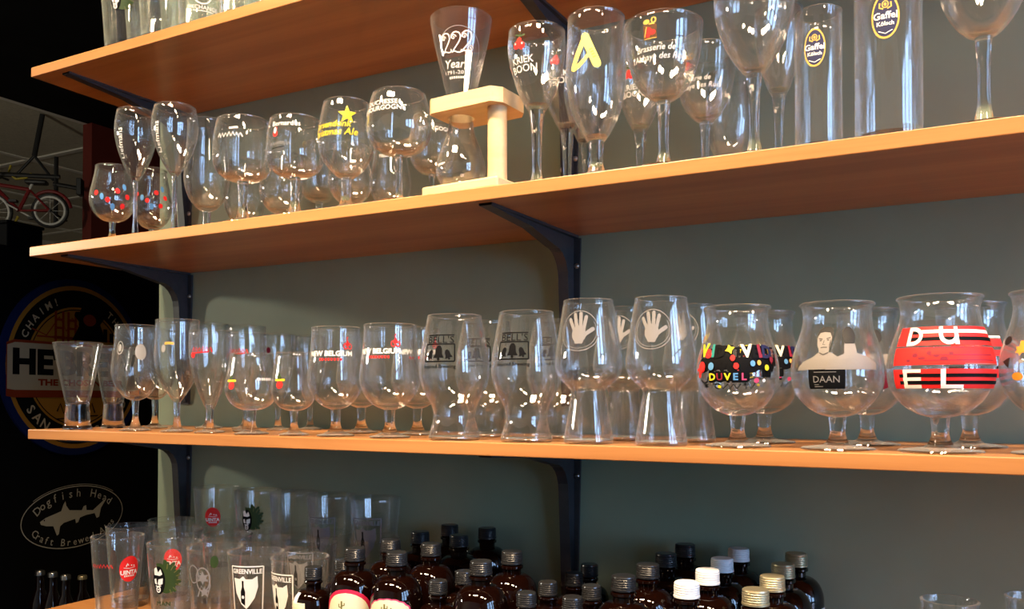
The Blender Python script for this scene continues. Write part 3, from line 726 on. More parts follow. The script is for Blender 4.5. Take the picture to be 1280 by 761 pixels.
# the hourglass glass in its beech stand
def beech_stand():
    c = on_y(594, 240, 1.012)
    t = empty('glass_stand', (c.x, 1.012, S2), math.radians(-4))
    tag(t, 'pale beech stand holding an hourglass shaped beer glass', 'glass stand')
    bm = bmesh.new(); box(bm, (-0.062, -0.040, 0.0), (0.062, 0.040, 0.015), 0.003); from_bm('base_board', bm, PALE, t)
    me = lathe_mesh('post', [(0, 0.0145), (0.0133, 0.0145), (0.0130, 0.03), (0.0130, 0.10), (0.0133, 0.114), (0, 0.114)], PALE, 24)
    o = mesh_obj('post', me, t); o.location = (0.044, -0.012, 0)
    # top board with the round hole for the neck
    n = 32; hx, hy, hr = -0.024, 0.0, 0.0185
    x0, x1, y0, y1 = -0.052, 0.062, -0.040, 0.040; z0, z1 = 0.1138, 0.1338
    bm = bmesh.new(); rings = []
    for z in (z0, z1):
        inn, out_ = [], []
        for k in range(n):
            a = 2 * math.pi * (k + .5) / n; ca, sa = math.cos(a), math.sin(a)
            inn.append(bm.verts.new((hx + hr * ca, hy + hr * sa, z)))
            tt = min(((x1 - hx) / ca if ca > 0 else (x0 - hx) / ca), ((y1 - hy) / sa if sa > 0 else (y0 - hy) / sa))
            out_.append(bm.verts.new((hx + tt * ca, hy + tt * sa, z)))
        rings.append((inn, out_))
    for k in range(n):
        j = (k + 1) % n
        bm.faces.new((rings[1][0][k], rings[1][1][k], rings[1][1][j], rings[1][0][j]))
        bm.faces.new((rings[0][0][j], rings[0][1][j], rings[0][1][k], rings[0][0][k]))
        bm.faces.new((rings[0][1][k], rings[0][1][j], rings[1][1][j], rings[1][1][k]))
        bm.faces.new((rings[0][0][j], rings[0][0][k], rings[1][0][k], rings[1][0][j]))
    from_bm('top_board', bm, PALE, t)
    M = Matrix.Rotation(math.radians(-4), 4, 'Z') @ Vector((hx, hy, 0))
    gx, gy = c.x + M.x, 1.012 + M.y
    zb = S2 + 0.0152
    outer = spline([(0.004, 0.0), (0.020, 0.001), (0.031, 0.012), (0.0345, 0.030), (0.029, 0.052), (0.020, 0.076), (0.0165, 0.098), (0.0165, 0.110), (0.0185, 0.123), (0.026, 0.154), (0.0345, 0.190), (0.0410, 0.222), (0.0430, 0.237)], 4)
    prof = [(0, 0.0)] + outer + [(outer[-1][0] - .0009, outer[-1][1] + .0006)] + [(max(0.001, r - .0018), z) for r, z in outer[::-1] if z > 0.004] + [(0, 0.004)]
    g = empty('hourglass_glass', (gx, gy, zb), math.atan2(-gx, gy))
    tag(g, 'hourglass shaped beer glass with white ornate numerals, held in the pale beech stand', 'beer glass')
    mesh_obj('bowl', lathe_mesh('bowl', prof, GLASS), g)
    p = Vector((gx, gy, zb + .2)); s = scale_at(p, 576)
    def spiral(x, y, k, turns=1.4, flip=1):
        return [(x + flip * k * (1 - i / 26.0) * math.cos(2 * math.pi * turns * i / 24), y + k * (1 - i / 26.0) * math.sin(2 * math.pi * turns * i / 24)) for i in range(25)]
    two = JOIN([STROKE([(-6, 4), (-5, 8), (-2.5, 10.4), (0, 11), (3.4, 10), (5.2, 7), (5, 3), (3, -1), (0, -5), (-3.5, -9), (-6, -12)], 1.5), STROKE([(-6.4, -12), (-3, -10.4), (1, -12), (4.5, -12.4), (6.5, -10.5), (6, -8.6)], 1.4), STROKE(spiral(-3, 5, 3.2), .9)])
    cx = 576
    items = [('white', cx - 6, 57, JOIN([MOVE(two, -13, 0, 0, .95), MOVE(two, 0, 0), MOVE(two, 13, 1, 0, 1.05), STROKE(spiral(18, -7, 4), .9)])),
             ('white', cx - 7, 82, script('Years', 9.5)), ('white', cx - 5, 92, TEXT('1791-2013', 4.2, sx=1.3)), ('white', cx - 4, 98, DASH(22, 2.6, 8)),
             ('frost', cx - 3, 72, JOIN([RING(27, 33, .8, n=48, a0=-30, a1=215)])), ('frost', cx + 24, 76, JOIN([RING(3.6, 7, .8, 4, 8), RING(3.6, 7, .8, 0, -2), RING(3.6, 7, .8, -5, -11), STROKE([(8, 16), (2, 2), (-6, -16)], .8)])),
             ('white', cx - 25, 206, DASH(12, 3, 4)), ('white', cx + 2, 222, TEXT('IX', 3.6))]
    for grp in (items[:4], items[4:5], items[5:6], items[6:7], items[7:]):
        mesh_obj('print', wrap_print(grp, outer, s, cx, depth(p), .035, zb), g)
beech_stand()

# ------------------------------------------------------------------ shelf three
G('shot', 'flared_glass', 97.5, 1.000, 427, 63, S3, 'heavy based flared schnapps glass at the open end of the shelf', group='flared glasses')
G('shot', 'flared_glass', 142, 1.080, 432, 53, S3, 'heavy based flared schnapps glass standing next to a bellied tulip glass', group='flared glasses')
G('small_tulip', 'tulip_glass', 170, 0.998, 405, 62, S3, 'bellied tulip glass with a dark oval print beside the flared glasses', prints=[('grey', 151, 435, JOIN([RING(5, 9, 1.2), ELL(2.6, 5)])), ('grey', 176, 440, ELL(7, 11))])
G('small_tulip', 'tulip_glass', 194, 1.105, 410, 52, S3, 'clear bellied tulip glass standing behind the one with the dark oval print')
G('vbowl', 'tulip_glass', 222, 0.998, 398, 58, S3, 'tall clear glass tapering to a point with a faint gold band', prints=[('gold', 213, 430, STROKE([(-7, 0), (-2, 1), (5, 0)], 3.4)), ('grey', 205, 436, ELL(3, 5))])
redscript = lambda cx, cy, k=1: [('red', cx + 4, cy, JOIN([SQUIG(27 * k, 7 * k, 1.6 * k, 6), STROKE([(-12 * k, -5 * k), (10 * k, -3 * k)], 1.6 * k)])), ('red', cx - 6 * k, cy + 7, JOIN([ELL(4 * k, 4 * k)]))]
G('vflute', 'flute_glass', 263, 0.998, 412, 54, S3, 'tapered stemmed glass with red script beside the faint gold banded glass', group='red script glasses', prints=redscript(248, 437))
G('vflute', 'flute_glass', 309, 1.070, 415, 50, S3, 'tapered stemmed glass with red script behind the low wide snifter', group='red script glasses', prints=redscript(294, 439, .92))
G('vflute', 'flute_glass', 262, 1.150, 403, 50, S3, 'tall clear stemmed glass by the wall behind the faint gold banded glass', group='clear tall glasses by the wall')
G('vflute', 'flute_glass', 308, 1.160, 406, 50, S3, 'tall clear stemmed glass by the wall behind the red script glasses', group='clear tall glasses by the wall')
G('vflute', 'flute_glass', 348, 1.135, 417, 42, S3, 'clear stemmed glass with a small dark mark behind the small snifter with the red emblem', prints=[('maroon', 336, 438, ELL(3, 4))])
G('vflute', 'flute_glass', 388, 1.185, 419, 40, S3, 'clear stemmed glass by the wall behind the white and red lettered globe glass')
emb = lambda cx, cy, k=1: [('yellow', cx, cy, RECT(15 * k, 2.6 * k)), ('red', cx, cy + 6 * k, ELL(5 * k, 5 * k)), ('green', cx, cy - 4 * k, POLY([(-4 * k, -3 * k), (4 * k, -3 * k), (0, 5 * k)]))]
G('wide', 'snifter_glass', 315, 0.990, 441, 67, S3, 'low wide snifter with red emblem and a white row of letters', prints=emb(290, 476) + [('white', 330, 474, DASH(20, 3.2, 7))], apart=True)
G('wide', 'snifter_glass', 368, 0.994, 440, 57, S3, 'low small snifter with red emblem beside the white and red lettered globe glass', prints=emb(350, 475))
G('globe', 'globe_glass', 420, 1.000, 407, 70, S3, 'globe glass with white and red lettering beside the small emblem snifter', group='white and red lettered globe glasses', prints=belgium(412, 442))
G('globe', 'globe_glass', 487.5, 0.998, 403, 76, S3, 'globe glass with white and red lettering beside the glass with framed bells', group='white and red lettered globe glasses', prints=belgium(472, 439))
G('globe', 'globe_glass', 522, 1.095, 409, 66, S3, 'globe glass with white and red lettering standing behind its twins by the framed bells', group='white and red lettered globe glasses', prints=belgium(524, 440, .9))
G('globe', 'globe_glass', 452, 1.110, 412, 62, S3, 'clear globe glass standing behind the gap between white and red lettered globe glasses')
G('bells', 'waisted_glass', 568, 0.998, 392, 88, S3, 'waisted glass with black framed bells beside a globe glass', group='black bell glasses', prints=bells(549, 443))
G('bells', 'waisted_glass', 658, 1.000, 387, 87, S3, 'waisted glass with black framed bells beside a white hand glass', group='black bell glasses', prints=bells(641, 440))
G('bells', 'waisted_glass', 608, 1.100, 400, 78, S3, 'waisted glass with black framed bells standing behind and between two others', group='black bell glasses behind', prints=bells(596, 444, .85))
G('bells', 'waisted_glass', 697, 1.100, 398, 78, S3, 'waisted glass with black framed bells standing behind the first white hand glass', group='black bell glasses behind', prints=bells(690, 442, .85))
G('ipa', 'ridged_glass', 735.5, 0.996, 373, 84, S3, 'tall waisted glass with a white hand beside the framed bell glass', group='white hand glasses', prints=hand(724, 415))
G('ipa', 'ridged_glass', 826, 0.996, 369, 88, S3, 'tall waisted glass with a white hand beside the glass covered in coloured letters', group='white hand glasses', prints=hand(815, 413))
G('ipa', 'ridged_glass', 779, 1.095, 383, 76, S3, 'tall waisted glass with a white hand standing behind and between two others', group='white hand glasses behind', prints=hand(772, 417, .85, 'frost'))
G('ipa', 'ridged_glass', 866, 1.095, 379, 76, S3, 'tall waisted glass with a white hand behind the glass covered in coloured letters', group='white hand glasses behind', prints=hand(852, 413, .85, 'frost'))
# tulip covered in coloured letters
def letters(cx, cy, k=1.0, seed=3):
    rnd = random.Random(seed); it = [('black', cx, cy, JOIN([RECT(88 * k, 15 * k, -2 * k, -3 * k), RECT(30 * k, 16 * k, -16 * k, 12 * k), RECT(34 * k, 14 * k, 30 * k, 12 * k), RECT(52 * k, 12 * k, -7 * k, -19 * k), RECT(14 * k, 12 * k, 42 * k, -14 * k)]))]
    it.append(('black', cx, cy + 2, JOIN([STROKE([(-52 * k, 17 * k), (60 * k, 19 * k)], 2.2 * k)] + [STROKE([(-50 * k + i * 5.4 * k, (-6 + rnd.uniform(-3, 3)) * k), (-49 * k + i * 5.4 * k + rnd.uniform(-2, 2) * k, (16 + rnd.uniform(-2, 1)) * k)], rnd.uniform(1.2, 3.4) * k) for i in range(21)])))
    it.append(('black', cx, cy + 3, JOIN([MOVE(TEXT(ch, 16 * k, bold=.06), (-40 + i * 13) * k, rnd.uniform(-3, 1) * k, rnd.uniform(-7, 7)) for i, ch in enumerate('DUVELDUV')])))
    it.append(('black', cx, cy + 19, JOIN([MOVE(TEXT(ch, 10.5 * k, bold=.14), (-26 + i * 9.5) * k, 0) for i, ch in enumerate('DUVEL')] + [STROKE([(-48 * k, -4 * k), (-42 * k, -8 * k), (-36 * k, -6 * k), (-34 * k, 0)], 1.8 * k)])))
    top = [('V', 'yellow', -44, 15), ('e', 'red', -36, 13), ('l', 'teal', -28, 14), ('D', 'black', -18, 13), ('u', 'black', 8, 15), ('V', 'cream', 16, 13), ('E', 'black', 28, 12), ('L', 'maroon', 36, 13), ('D', 'navy', 44, 12)]
    for ch, c, x, y in top: it.append((c, cx, cy, MOVE(TEXT(ch, 15 * k, bold=.05), x * k, y * k, rnd.uniform(-8, 10))))
    it.append(('yellow', cx, cy, MOVE(STAR(6.5 * k, n=4, k=.5), -5 * k, 15 * k, 20)))
    for x, y, c, r in ((-1, 4, 'red', 3), (3, -6, 'red', 3.2), (-28, -6, 'blue', 4), (-43, -7, 'red', 6), (30, -2, 'gold', 2.6), (40, -8, 'yellow', 3), (22, -3, 'blue', 3), (48, 2, 'maroon', 3)):
        it.append((c, cx, cy, ELL(r * k, r * 1.25 * k, x * k, y * k, 14)))
    for i, (ch, c) in enumerate(zip('DUVEL', ('yellow', 'maroon', 'yellow', 'blue', 'pink'))):
        it.append((c, cx, cy + 19, MOVE(TEXT(ch, 8.4 * k, bold=.03), (-26 + i * 9.5) * k, 0)))
    it.append(('red', cx, cy, POLY([(-50 * k, -9 * k), (-38 * k, -6 * k), (-38 * k, -11 * k), (-42 * k, -13 * k), (-43 * k, -20 * k), (-47 * k, -20 * k), (-46 * k, -12 * k), (-50 * k, -11 * k)])))
    it.append(('black', cx, cy + 31, JOIN([STAR(5 * k, -34 * k, 1 * k, 6, .35), RING(4 * k, 3.4 * k, 1.2 * k, -18 * k, 0), STROKE([(-24 * k, 3 * k), (-16 * k, 3 * k), (-12 * k, -3 * k), (-6 * k, 3 * k), (-4 * k, -3 * k), (0, 3 * k), (4 * k, -3 * k), (8 * k, 3 * k)], 1.1 * k), STROKE([(14 * k, -3 * k), (16 * k, 4 * k), (20 * k, -3 * k), (24 * k, 4 * k)], 1.1 * k)])))
    it.append(('yellow', cx, cy + 31, ELL(2.2 * k, 2 * k, -16 * k, -.5 * k)))
    it.append(('pink', cx, cy + 24, ELL(3 * k, 3 * k, 26 * k, 0)))
    return it
G('tulip', 'tulip_glass', 921.5, 1.008, 380, 104, S3, 'stemmed tulip glass covered in a jumble of coloured letters', group='jumbled letter tulips', prints=letters(917, 452))
G('tulip', 'tulip_glass', 955, 1.110, 387, 96, S3, 'stemmed tulip glass with jumbled colours standing behind the coloured letter glass', group='jumbled letter tulips', prints=letters(962, 450, .85, 7))
# tulip with a grey portrait over a slate
def portrait(cx, cy, k=1.0, slate=True, pale=False):
    it = [('skin', cx, cy, POLY([(-38 * k, -11 * k), (-28 * k, -4 * k), (-16 * k, 1 * k), (-10 * k, 6 * k), (7 * k, 6 * k), (14 * k, 1 * k), (28 * k, -3 * k), (40 * k, -9 * k), (42 * k, -16 * k), (-40 * k, -16 * k)])),
          ('skin', cx - 3 * k, cy, POLY([(-7 * k, 12 * k), (-5 * k, 4 * k), (6 * k, 4 * k), (8 * k, 12 * k)])),
          ('hair', cx - 3 * k, cy, JOIN([ELL(12.2 * k, 12 * k, 1 * k, 28 * k), ELL(9 * k, 6 * k, 4 * k, 34 * k)])),
          ('skin', cx - 3 * k, cy, JOIN([POLY([(-10 * k, 27 * k), (-7 * k, 32 * k), (0, 33 * k), (8 * k, 32 * k), (10.5 * k, 26 * k), (9.6 * k, 17 * k), (6 * k, 9.5 * k), (0, 6.5 * k), (-5 * k, 9 * k), (-9.4 * k, 16 * k)])])),
          ('skin_dark', cx - 3 * k, cy, JOIN([STROKE([(-8 * k, 24.6 * k), (-2.5 * k, 23.6 * k)], 1.5 * k), STROKE([(3 * k, 24 * k), (8.6 * k, 25.6 * k)], 1.5 * k), ELL(1.8 * k, .9 * k, -5 * k, 21.8 * k, 10), ELL(1.8 * k, .9 * k, 5.4 * k, 22.4 * k, 10), STROKE([(0, 22 * k), (-1.4 * k, 16.6 * k), (1.8 * k, 16.2 * k)], .9 * k), STROKE([(-4 * k, 12.6 * k), (0, 13 * k), (4.4 * k, 12.8 * k)], 1.4 * k), STROKE([(-5 * k, 6 * k), (0, 3.6 * k), (6 * k, 6 * k)], 1.3 * k), POLY([(8.8 * k, 24 * k), (10 * k, 18 * k), (7 * k, 10 * k), (7 * k, 17 * k)])]))]
    if slate:
        it += [('black', cx + 1 * k, cy, RECT(45 * k, 25 * k, 0, -28 * k)), ('frost', cx + 1 * k, cy, JOIN([TEXT('DAAN', 8.6 * k, 0, -28 * k, sx=.95), STROKE([(-15 * k, -19 * k), (12 * k, -19 * k)], .7 * k), STROKE([(-15 * k, -35 * k), (-9 * k, -35 * k)], .6 * k), STROKE([(-15 * k, -37.5 * k), (-4 * k, -37.5 * k)], .6 * k)]))]
    return it
def backview(cx, cy, k=1.0): # the back of the same head, printed further round the glass
    return [('hair', cx, cy, ELL(9 * k, 12.5 * k, 0, 27 * k)), ('skin', cx, cy, POLY([(-7 * k, 17 * k), (7 * k, 17 * k), (8 * k, 5 * k), (22 * k, 0), (34 * k, -8 * k), (34 * k, -16 * k), (-30 * k, -16 * k), (-26 * k, -4 * k), (-8 * k, 4 * k)]))]
G('tulip', 'tulip_glass', 1046, 1.005, 375, 118, S3, 'stemmed tulip glass with a grey portrait above a black name slate', prints=portrait(1032, 447) + backview(1062, 447))
G('tulip', 'tulip_glass', 1083, 1.113, 383, 104, S3, 'stemmed tulip glass with dark and pinkish print standing behind the portrait glass', prints=[('skin', 1092, 450, RECT(40, 14)), ('hair', 1095, 421, ELL(6, 9)), ('maroon', 1104, 474, ELL(10, 13)), ('maroon', 1088, 425, RECT(8, 16))])
# red striped tulip
def striped(cx, cy, k=1.0, R=69):
    W = 185 * k; x0 = -66 * k; xm = x0 + W / 2; xs = -38 * k; ws = x0 + W - xs; xc = xs + ws / 2
    it = [('red', cx, cy, JOIN([RECT(W, 25.5 * k, xm, 30 * k), RECT(W, 24 * k, xm, 3 * k), RECT(W, 26 * k, xm, -27.5 * k)])),
          ('maroon', cx, cy, JOIN([RECT(58 * k, 1.6 * k, 2 * k, 14 * k), RECT(90 * k, 1.4 * k, 32 * k, 4 * k), RECT(100 * k, 1.2 * k, 30 * k, -3 * k)] + [ELL((3 + i % 3) * k, (2 + i % 2) * k, (-40 + 9 * i) * k, ((i * 7) % 11 - 3) * k, 12) for i in range(7)])),
          ('white', cx, cy, JOIN([RECT(ws, 4.6 * k, xc, 36 * k)])), ('black', cx, cy, JOIN([RECT(ws, 5.0 * k, xc, 26 * k), RECT(ws + 20 * k, 4.6 * k, xc - 6 * k, -23 * k), RECT(ws + 20 * k, 4.6 * k, xc - 6 * k, -32.5 * k)])),
          ('skin', cx, cy, RECT(60 * k, .9 * k, 60 * k, -8 * k)),
          ('red', cx, cy, JOIN([RECT(24 * k, 25.5 * k, -38 * k, 30 * k)])),
          ('black', cx, cy, JOIN([RECT(13 * k, 4.5 * k, -33 * k, 35 * k), RECT(14 * k, 5 * k, -33 * k, 26 * k)])),
          ('white', cx, cy, JOIN([RECT(5.5 * k, 25 * k, -43 * k, 30 * k), RING(15 * k, 12.6 * k, 5.2 * k, -38 * k, 30 * k, 24, -90, 90), RECT(6 * k, 5 * k, -40 * k, 40 * k), RECT(6 * k, 5 * k, -40 * k, 20 * k),
                    RECT(5.5 * k, 12 * k, 2 * k, 36.5 * k), RECT(5.5 * k, 24 * k, 23 * k, 30 * k), RING(13.2 * k, 13 * k, 5.4 * k, 12.6 * k, 31 * k, 24, 180, 360),
                    RECT(5.5 * k, 25.5 * k, -44 * k, -27.5 * k), RECT(25 * k, 4.6 * k, -35 * k, -17 * k), RECT(25 * k, 4.6 * k, -35 * k, -27.8 * k), RECT(25 * k, 4.6 * k, -35 * k, -38 * k),
                    RECT(6 * k, 25.5 * k, 4 * k, -27.5 * k), RECT(28 * k, 4.8 * k, 15 * k, -38 * k)]))]
    return it
G('tulip', 'tulip_glass', 1174, 1.008, 366, 139, S3, 'stemmed tulip glass wrapped in red with black stripes and big white letters', prints=striped(1174, 448))
G('tulip', 'tulip_glass', 1211, 1.118, 376, 118, S3, 'stemmed tulip glass with red bands standing behind the red wrapped one', prints=[('red', 1222, 440, JOIN([RECT(70, 10, 0, 12), RECT(70, 8, 0, -2), RECT(70, 12, 0, -30)])), ('black', 1222, 440, RECT(70, 4, 0, -22)), ('white', 1222, 440, RECT(70, 3, 0, 20))])
G('tulip', 'tulip_glass', 1317, 1.012, 358, 146, S3, 'stemmed tulip glass with dark pebble shapes and orange marks beside the red wrapped one',
  prints=[('hair', 1260, 423, ELL(9, 6.5)), ('hair', 1257, 452, POLY([(-8, 2), (8, 8), (6, -8)])), ('orange', 1276, 436, JOIN([STAR(9, n=6, k=.6), RECT(8, 10, 2, 8)])), ('orange', 1272, 470, ELL(9, 6)), ('grey', 1277, 451, ELL(4, 3)), ('orange', 1300, 440, RECT(16, 30))])

# ------------------------------------------------------------------ pint glasses: top shelf and lowest shelf
PH, PR = 0.149, 0.0430
def pint(cx, Y, z, label, group, prints=None, ref=None):
    p = on_y(cx, ref if ref is not None else 600, Y)
    s = scale_at(p, cx)
    return glass('pint', 'pint_glass', cx, Y, 600 if ref is None else ref, 2 * PR / s, z, label, 'pint glass', group, prints, H=PH)
T1 = 'pint glasses on the topmost shelf'
pint(157, 1.008, S1, 'pint glass with a white and dark bearded face on the topmost shelf', T1, leafface(148, 2, .9), 0)
pint(203, 1.008, S1, 'plain pint glass on the topmost shelf next to the bearded face', T1, None, 0)
pint(251, 1.008, S1, 'pint glass with white ring and capitals on the topmost shelf', T1, [('white', 254, 11, TEXT('EXCHANGE', 5.2)), ('white', 253, -4, RING(12, 12, 1.6)), ('white', 254, 15.5, STROKE([(-13, 0), (13, 0)], .8))], 0)
pint(302, 1.008, S1, 'plain pint glass on the topmost shelf beside the one with white ring and capitals', T1, None, 0)
for c_, y_, lb in ((186, 1.115, 'behind the bearded face pint'), (230, 1.115, 'beside the white ring pint'), (276, 1.115, 'behind the white ring and capitals'), (322, 1.115, 'furthest from the bearded face')):
    pint(c_, y_, S1, 'plain pint glass at the back of the topmost shelf, ' + lb, T1 + ', rear row', None, 0)
T4 = 'pint glasses on the lowest shelf'
redword = lambda cx, cy: [('red', cx, cy, SQUIG(32, 6, 1.4, 7))]
pint(147, 1.000, S4, 'pint glass with a red roundel on the lowest shelf by its open end', T4, uinta(162, 711) + redword(127, 706), 676)
pint(218, 1.000, S4, 'pint glass with a large leafy bearded face at the front of the lowest shelf', T4, leafface(203, 722, 1.15) + [('green', 205, 752, TEXT('MAN', 6.0))], 681)
pint(269, 1.000, S4, 'pint glass with a pale ornate crest at the front of the lowest shelf', T4, [('frost', 254, 722, JOIN([RING(10, 16, 1.6), STAR(9, 0, 2, 6, .5), STAR(7, 2, -16, 5, .5), STROKE([(-8, -22), (-2, -8), (6, -22), (10, -6)], 1.8)])), ('green', 268, 700, ELL(5, 8)), ('frost', 243, 716, RING(9, 12, 1.4))], 686)
pint(320, 1.000, S4, 'pint glass with a bright white framed shield at the front beside another shield glass', T4, greenville(309, 737), 690)
pint(375, 0.998, S4, 'pint glass with a white framed shield at the front beside the brown bottles', T4, greenville(350, 748), 696)
for c_, y_, r_, lb, pr in ((163, 1.092, 664, 'plain pint glass behind the one with the red roundel', None),
                           (223, 1.100, 668, 'pint glass with a red roundel standing behind the leafy bearded face', uinta(216, 698, .85)),
                           (284, 1.100, 672, 'plain pint glass standing behind the pale crest and first shield glass', None),
                           (331, 1.100, 676, 'pint glass with a faint leafy face behind the bright white shield glass', None),
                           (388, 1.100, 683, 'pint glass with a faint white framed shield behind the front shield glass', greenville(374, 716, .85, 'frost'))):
    pint(c_, y_, S4, lb, T4 + ', second row', pr, r_)
# nested pairs along the wall
pairs = [(214, 'plain', None, None), (271, 'with a red roundel', uinta(266, 645, .72), uinta(263, 692, .72)), (322, 'with a leafy bearded face', leafface(312, 648, .85), leafface(312, 690, .8)),
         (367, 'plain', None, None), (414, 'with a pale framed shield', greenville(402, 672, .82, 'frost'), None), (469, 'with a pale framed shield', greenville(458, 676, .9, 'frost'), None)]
for i, (c_, what, pu, pl) in enumerate(pairs):
    beside = ('by the open end', 'beside the single plain pint', 'beside the red one', 'between face and shield', 'beside a plain pair', 'beside the bottles')[i]
    pint(c_, 1.195 if i else 1.185, S4, ('lower pint of nested wall pair %s, %s' % (what, beside)) if i else 'plain single pint glass by the wall near the open end of the lowest shelf', T4 + ', nested by the wall', None, 660)
    if i: pint(c_, 1.195, S4 + 0.068, 'upper pint of nested wall pair %s, %s' % (what, beside), T4 + ', nested by the wall', pu, 620)
# tumblers past the bottles
G('tumbler', 'tumbler_glass', 1187, 1.050, 742, 76, S4, 'clear straight tumbler on the lowest shelf next to the dropper bottles', 'tumbler', 'clear tumblers on the lowest shelf')
G('tumbler', 'tumbler_glass', 1294, 1.050, 738, 78, S4, 'clear straight tumbler on the lowest shelf beyond the first tumbler', 'tumbler', 'clear tumblers on the lowest shelf')

# ------------------------------------------------------------------ bottles
BOT = {}
def bottle_mesh(kind):
    if kind in BOT: return BOT[kind]
    H, R, rn, rc = dict(big=(0.180, 0.0355, 0.0125, 0.0145), small=(0.149, 0.0285, 0.0108, 0.0125), tiny=(0.165, 0.022, 0.008, 0.0075))[kind]
    hc = 0.017 if kind != 'tiny' else 0.02
    zs = H * (0.65 if kind != 'tiny' else 0.66)                       # where the shoulder starts
    zn = H - hc - 0.014
    prof = [(0, 0.0), (R * .9, 0.0), (R * .97, 0.002), (R, 0.006), (R, zs)]
    for k in range(1, 9):
        a = math.radians(90 * k / 8)
        prof.append((rn + (R - rn) * math.cos(a) ** .9 if k < 8 else rn, zs + (zn - zs) * math.sin(a)))
    prof += [(rn, zn + 0.006), (rn * 1.22, zn + 0.008), (rn * 1.22, zn + 0.011), (rn, zn + 0.013), (rn, H - 0.004), (0, H - 0.004)]
    body = lathe_mesh('bottle_body', prof, AMBER, 36)
    z0 = H - hc
    cp = [(rc * .93, z0), (rc * 1.03, z0), (rc * 1.03, z0 + .0022), (rc * .96, z0 + .003)]
    nr = 4
    for i in range(nr):
        za = z0 + .0036 + (hc - .0066) * i / nr; zb = z0 + .0036 + (hc - .0066) * (i + 1) / nr
        cp += [(rc, za), (rc, (za + zb) / 2), (rc * .965, zb - .0004)]
    cp += [(rc * .985, H - .0022), (rc * .94, H - .0006), (rc * .86, H), (0, H)]
    if kind == 'tiny':
        cp = [(rc, z0), (rc, z0 + .007), (rc * .7, z0 + .008)] + [(rc * .72 * math.sin(math.radians(90 - 11 * i)) , z0 + .008 + .013 * i / 8) for i in range(8)] + [(0, z0 + .022)]
    caps = {m.name: lathe_mesh('cap', cp, m, 32, ang=25) for m in (CAPB, CAPS, CAPW, CAPG)}
    prof_out = [(r, z) for r, z in prof[3:] if r > 0]
    BOT[kind] = (body, caps, prof_out, H, R)
    return BOT[kind]
def bottle(kind, x, y, capm, label, group, lab=None, face=0.0):
    body, caps, po, H, R = bottle_mesh(kind)
    t = empty('brown_bottle' if kind != 'tiny' else 'dropper_bottle', (x, y, S4), math.atan2(-x, y) + math.radians(face))
    tag(t, label, 'bottle', group)
    mesh_obj('bottle_body', body, t); mesh_obj('cap', caps[capm.name], t)
    if lab:
        def place(ctx, u, v, li):
            zc, a0 = ctx; z = zc + v; rr = r_at(po, z) + .0004 + .00015 * li; a = a0 + u / R
            return (rr * math.sin(a), -rr * math.cos(a), z)
        mesh_obj('label', print_mesh('label', [(c, MOVE(s, 0, 0, 0, .001), (z, math.radians(a0))) for c, s, z, a0 in lab], place, .005), t)
    return t
def arch(w, h, n=14): return [(-w, -h), (w, -h)] + [(w * math.cos(math.pi * k / n), h * .1 + w * .9 * math.sin(math.pi * k / n)) for k in range(n + 1)]
def scallop(w, n=9):
    out = [(-w, -30), (w, -30)]
    for k in range(n):
        for q in range(5):
            a = math.pi * (k + q / 5) / n
            rr = w * (1 + .045 * math.sin(math.pi * q / 5))
            out.append((rr * math.cos(a), 6 + rr * .62 * math.sin(a)))
    return out + [(-w, 6)]
cactus = JOIN([STROKE([(0, -8), (0, 8)], 3), STROKE([(0, 0), (5, 1), (5, 5)], 2.0), STROKE([(0, -3), (-5, -2), (-5, 3)], 2.0), STROKE([(-7, -9), (9, -10)], 2.4)])
labA = [('crimson', POLY(arch(38, 80)), .0870, -20), ('cream', POLY(arch(33, 80)), .0865, -20), ('olive', MOVE(cactus, -6, 6, 0, .8), .101, -20)]
labB = [('pink', POLY(scallop(33)), .0975, -20), ('cream', POLY(scallop(31)), .0970, -20), ('olive', MOVE(cactus, -4, 4, 0, .8), .107, -20), ('olive', MOVE(cactus, 5, 1, 0, .6), .107, -20)]
labC = [('cream', RECT(34, 66), .070, -58), ('white', RECT(10, 14), .108, -62)]
labD = [('white', RECT(60, 90), .066, 35)]
labE = [('pink', POLY(scallop(30)), .086, -18), ('cream', POLY(scallop(28)), .0855, -18)]
rows = [0.957, 1.038, 1.120, 1.203]
gb = 'large brown bottles on the lowest shelf'
def col(x, names, caps, label, n0=0, labs=None):
    for i, y in enumerate(rows[:len(caps)]):
        bottle('big', x + (0, .002, -.001, .001)[i], y, caps[i], label % names[i], gb, labs.get(i) if labs else None)
ordw = ['front', 'second in the column', 'third in the column', 'rearmost by the wall']
col(-0.757, ['with a red arched cream label at the front', 'behind the red arched label', 'two behind the red arched label', 'by the wall in the red label column'], [CAPS, CAPB, CAPB, CAPB], 'large brown bottle with dark cap, %s', labs={0: labA})
col(-0.686, ['with a scalloped cream label at the front', 'behind the scalloped label', 'two behind the scalloped label', 'by the wall in the scalloped label column'], [CAPS, CAPB, CAPB, CAPB], 'large brown bottle with dark cap, %s', labs={0: labB})
col(-0.554, ['with a low scalloped label at the front', 'behind the low scalloped label'], [CAPS, CAPB], 'large brown bottle with dark cap, %s', labs={0: labE})
col(-0.360, ['at the front next to the white capped column', 'second in the column next to white caps', 'third in the column next to white caps', 'by the wall next to the white capped column'], [CAPB, CAPB, CAPB, CAPB], 'large brown bottle with black cap, %s')
col(-0.284, ['front one with the brightest cap', 'second of the white capped column', 'third of the white capped column', 'rearmost of the white capped column'], [CAPW, CAPW, CAPW, CAPW], 'large brown bottle with white ridged cap, %s')
col(-0.207, ['front one', 'second of the brass capped column', 'third of the brass capped column', 'rearmost, with a white label'], [CAPG, CAPG, CAPG, CAPG], 'large brown bottle with brass ridged cap, %s', labs={3: labD})
gs = 'small brown bottles on the lowest shelf'
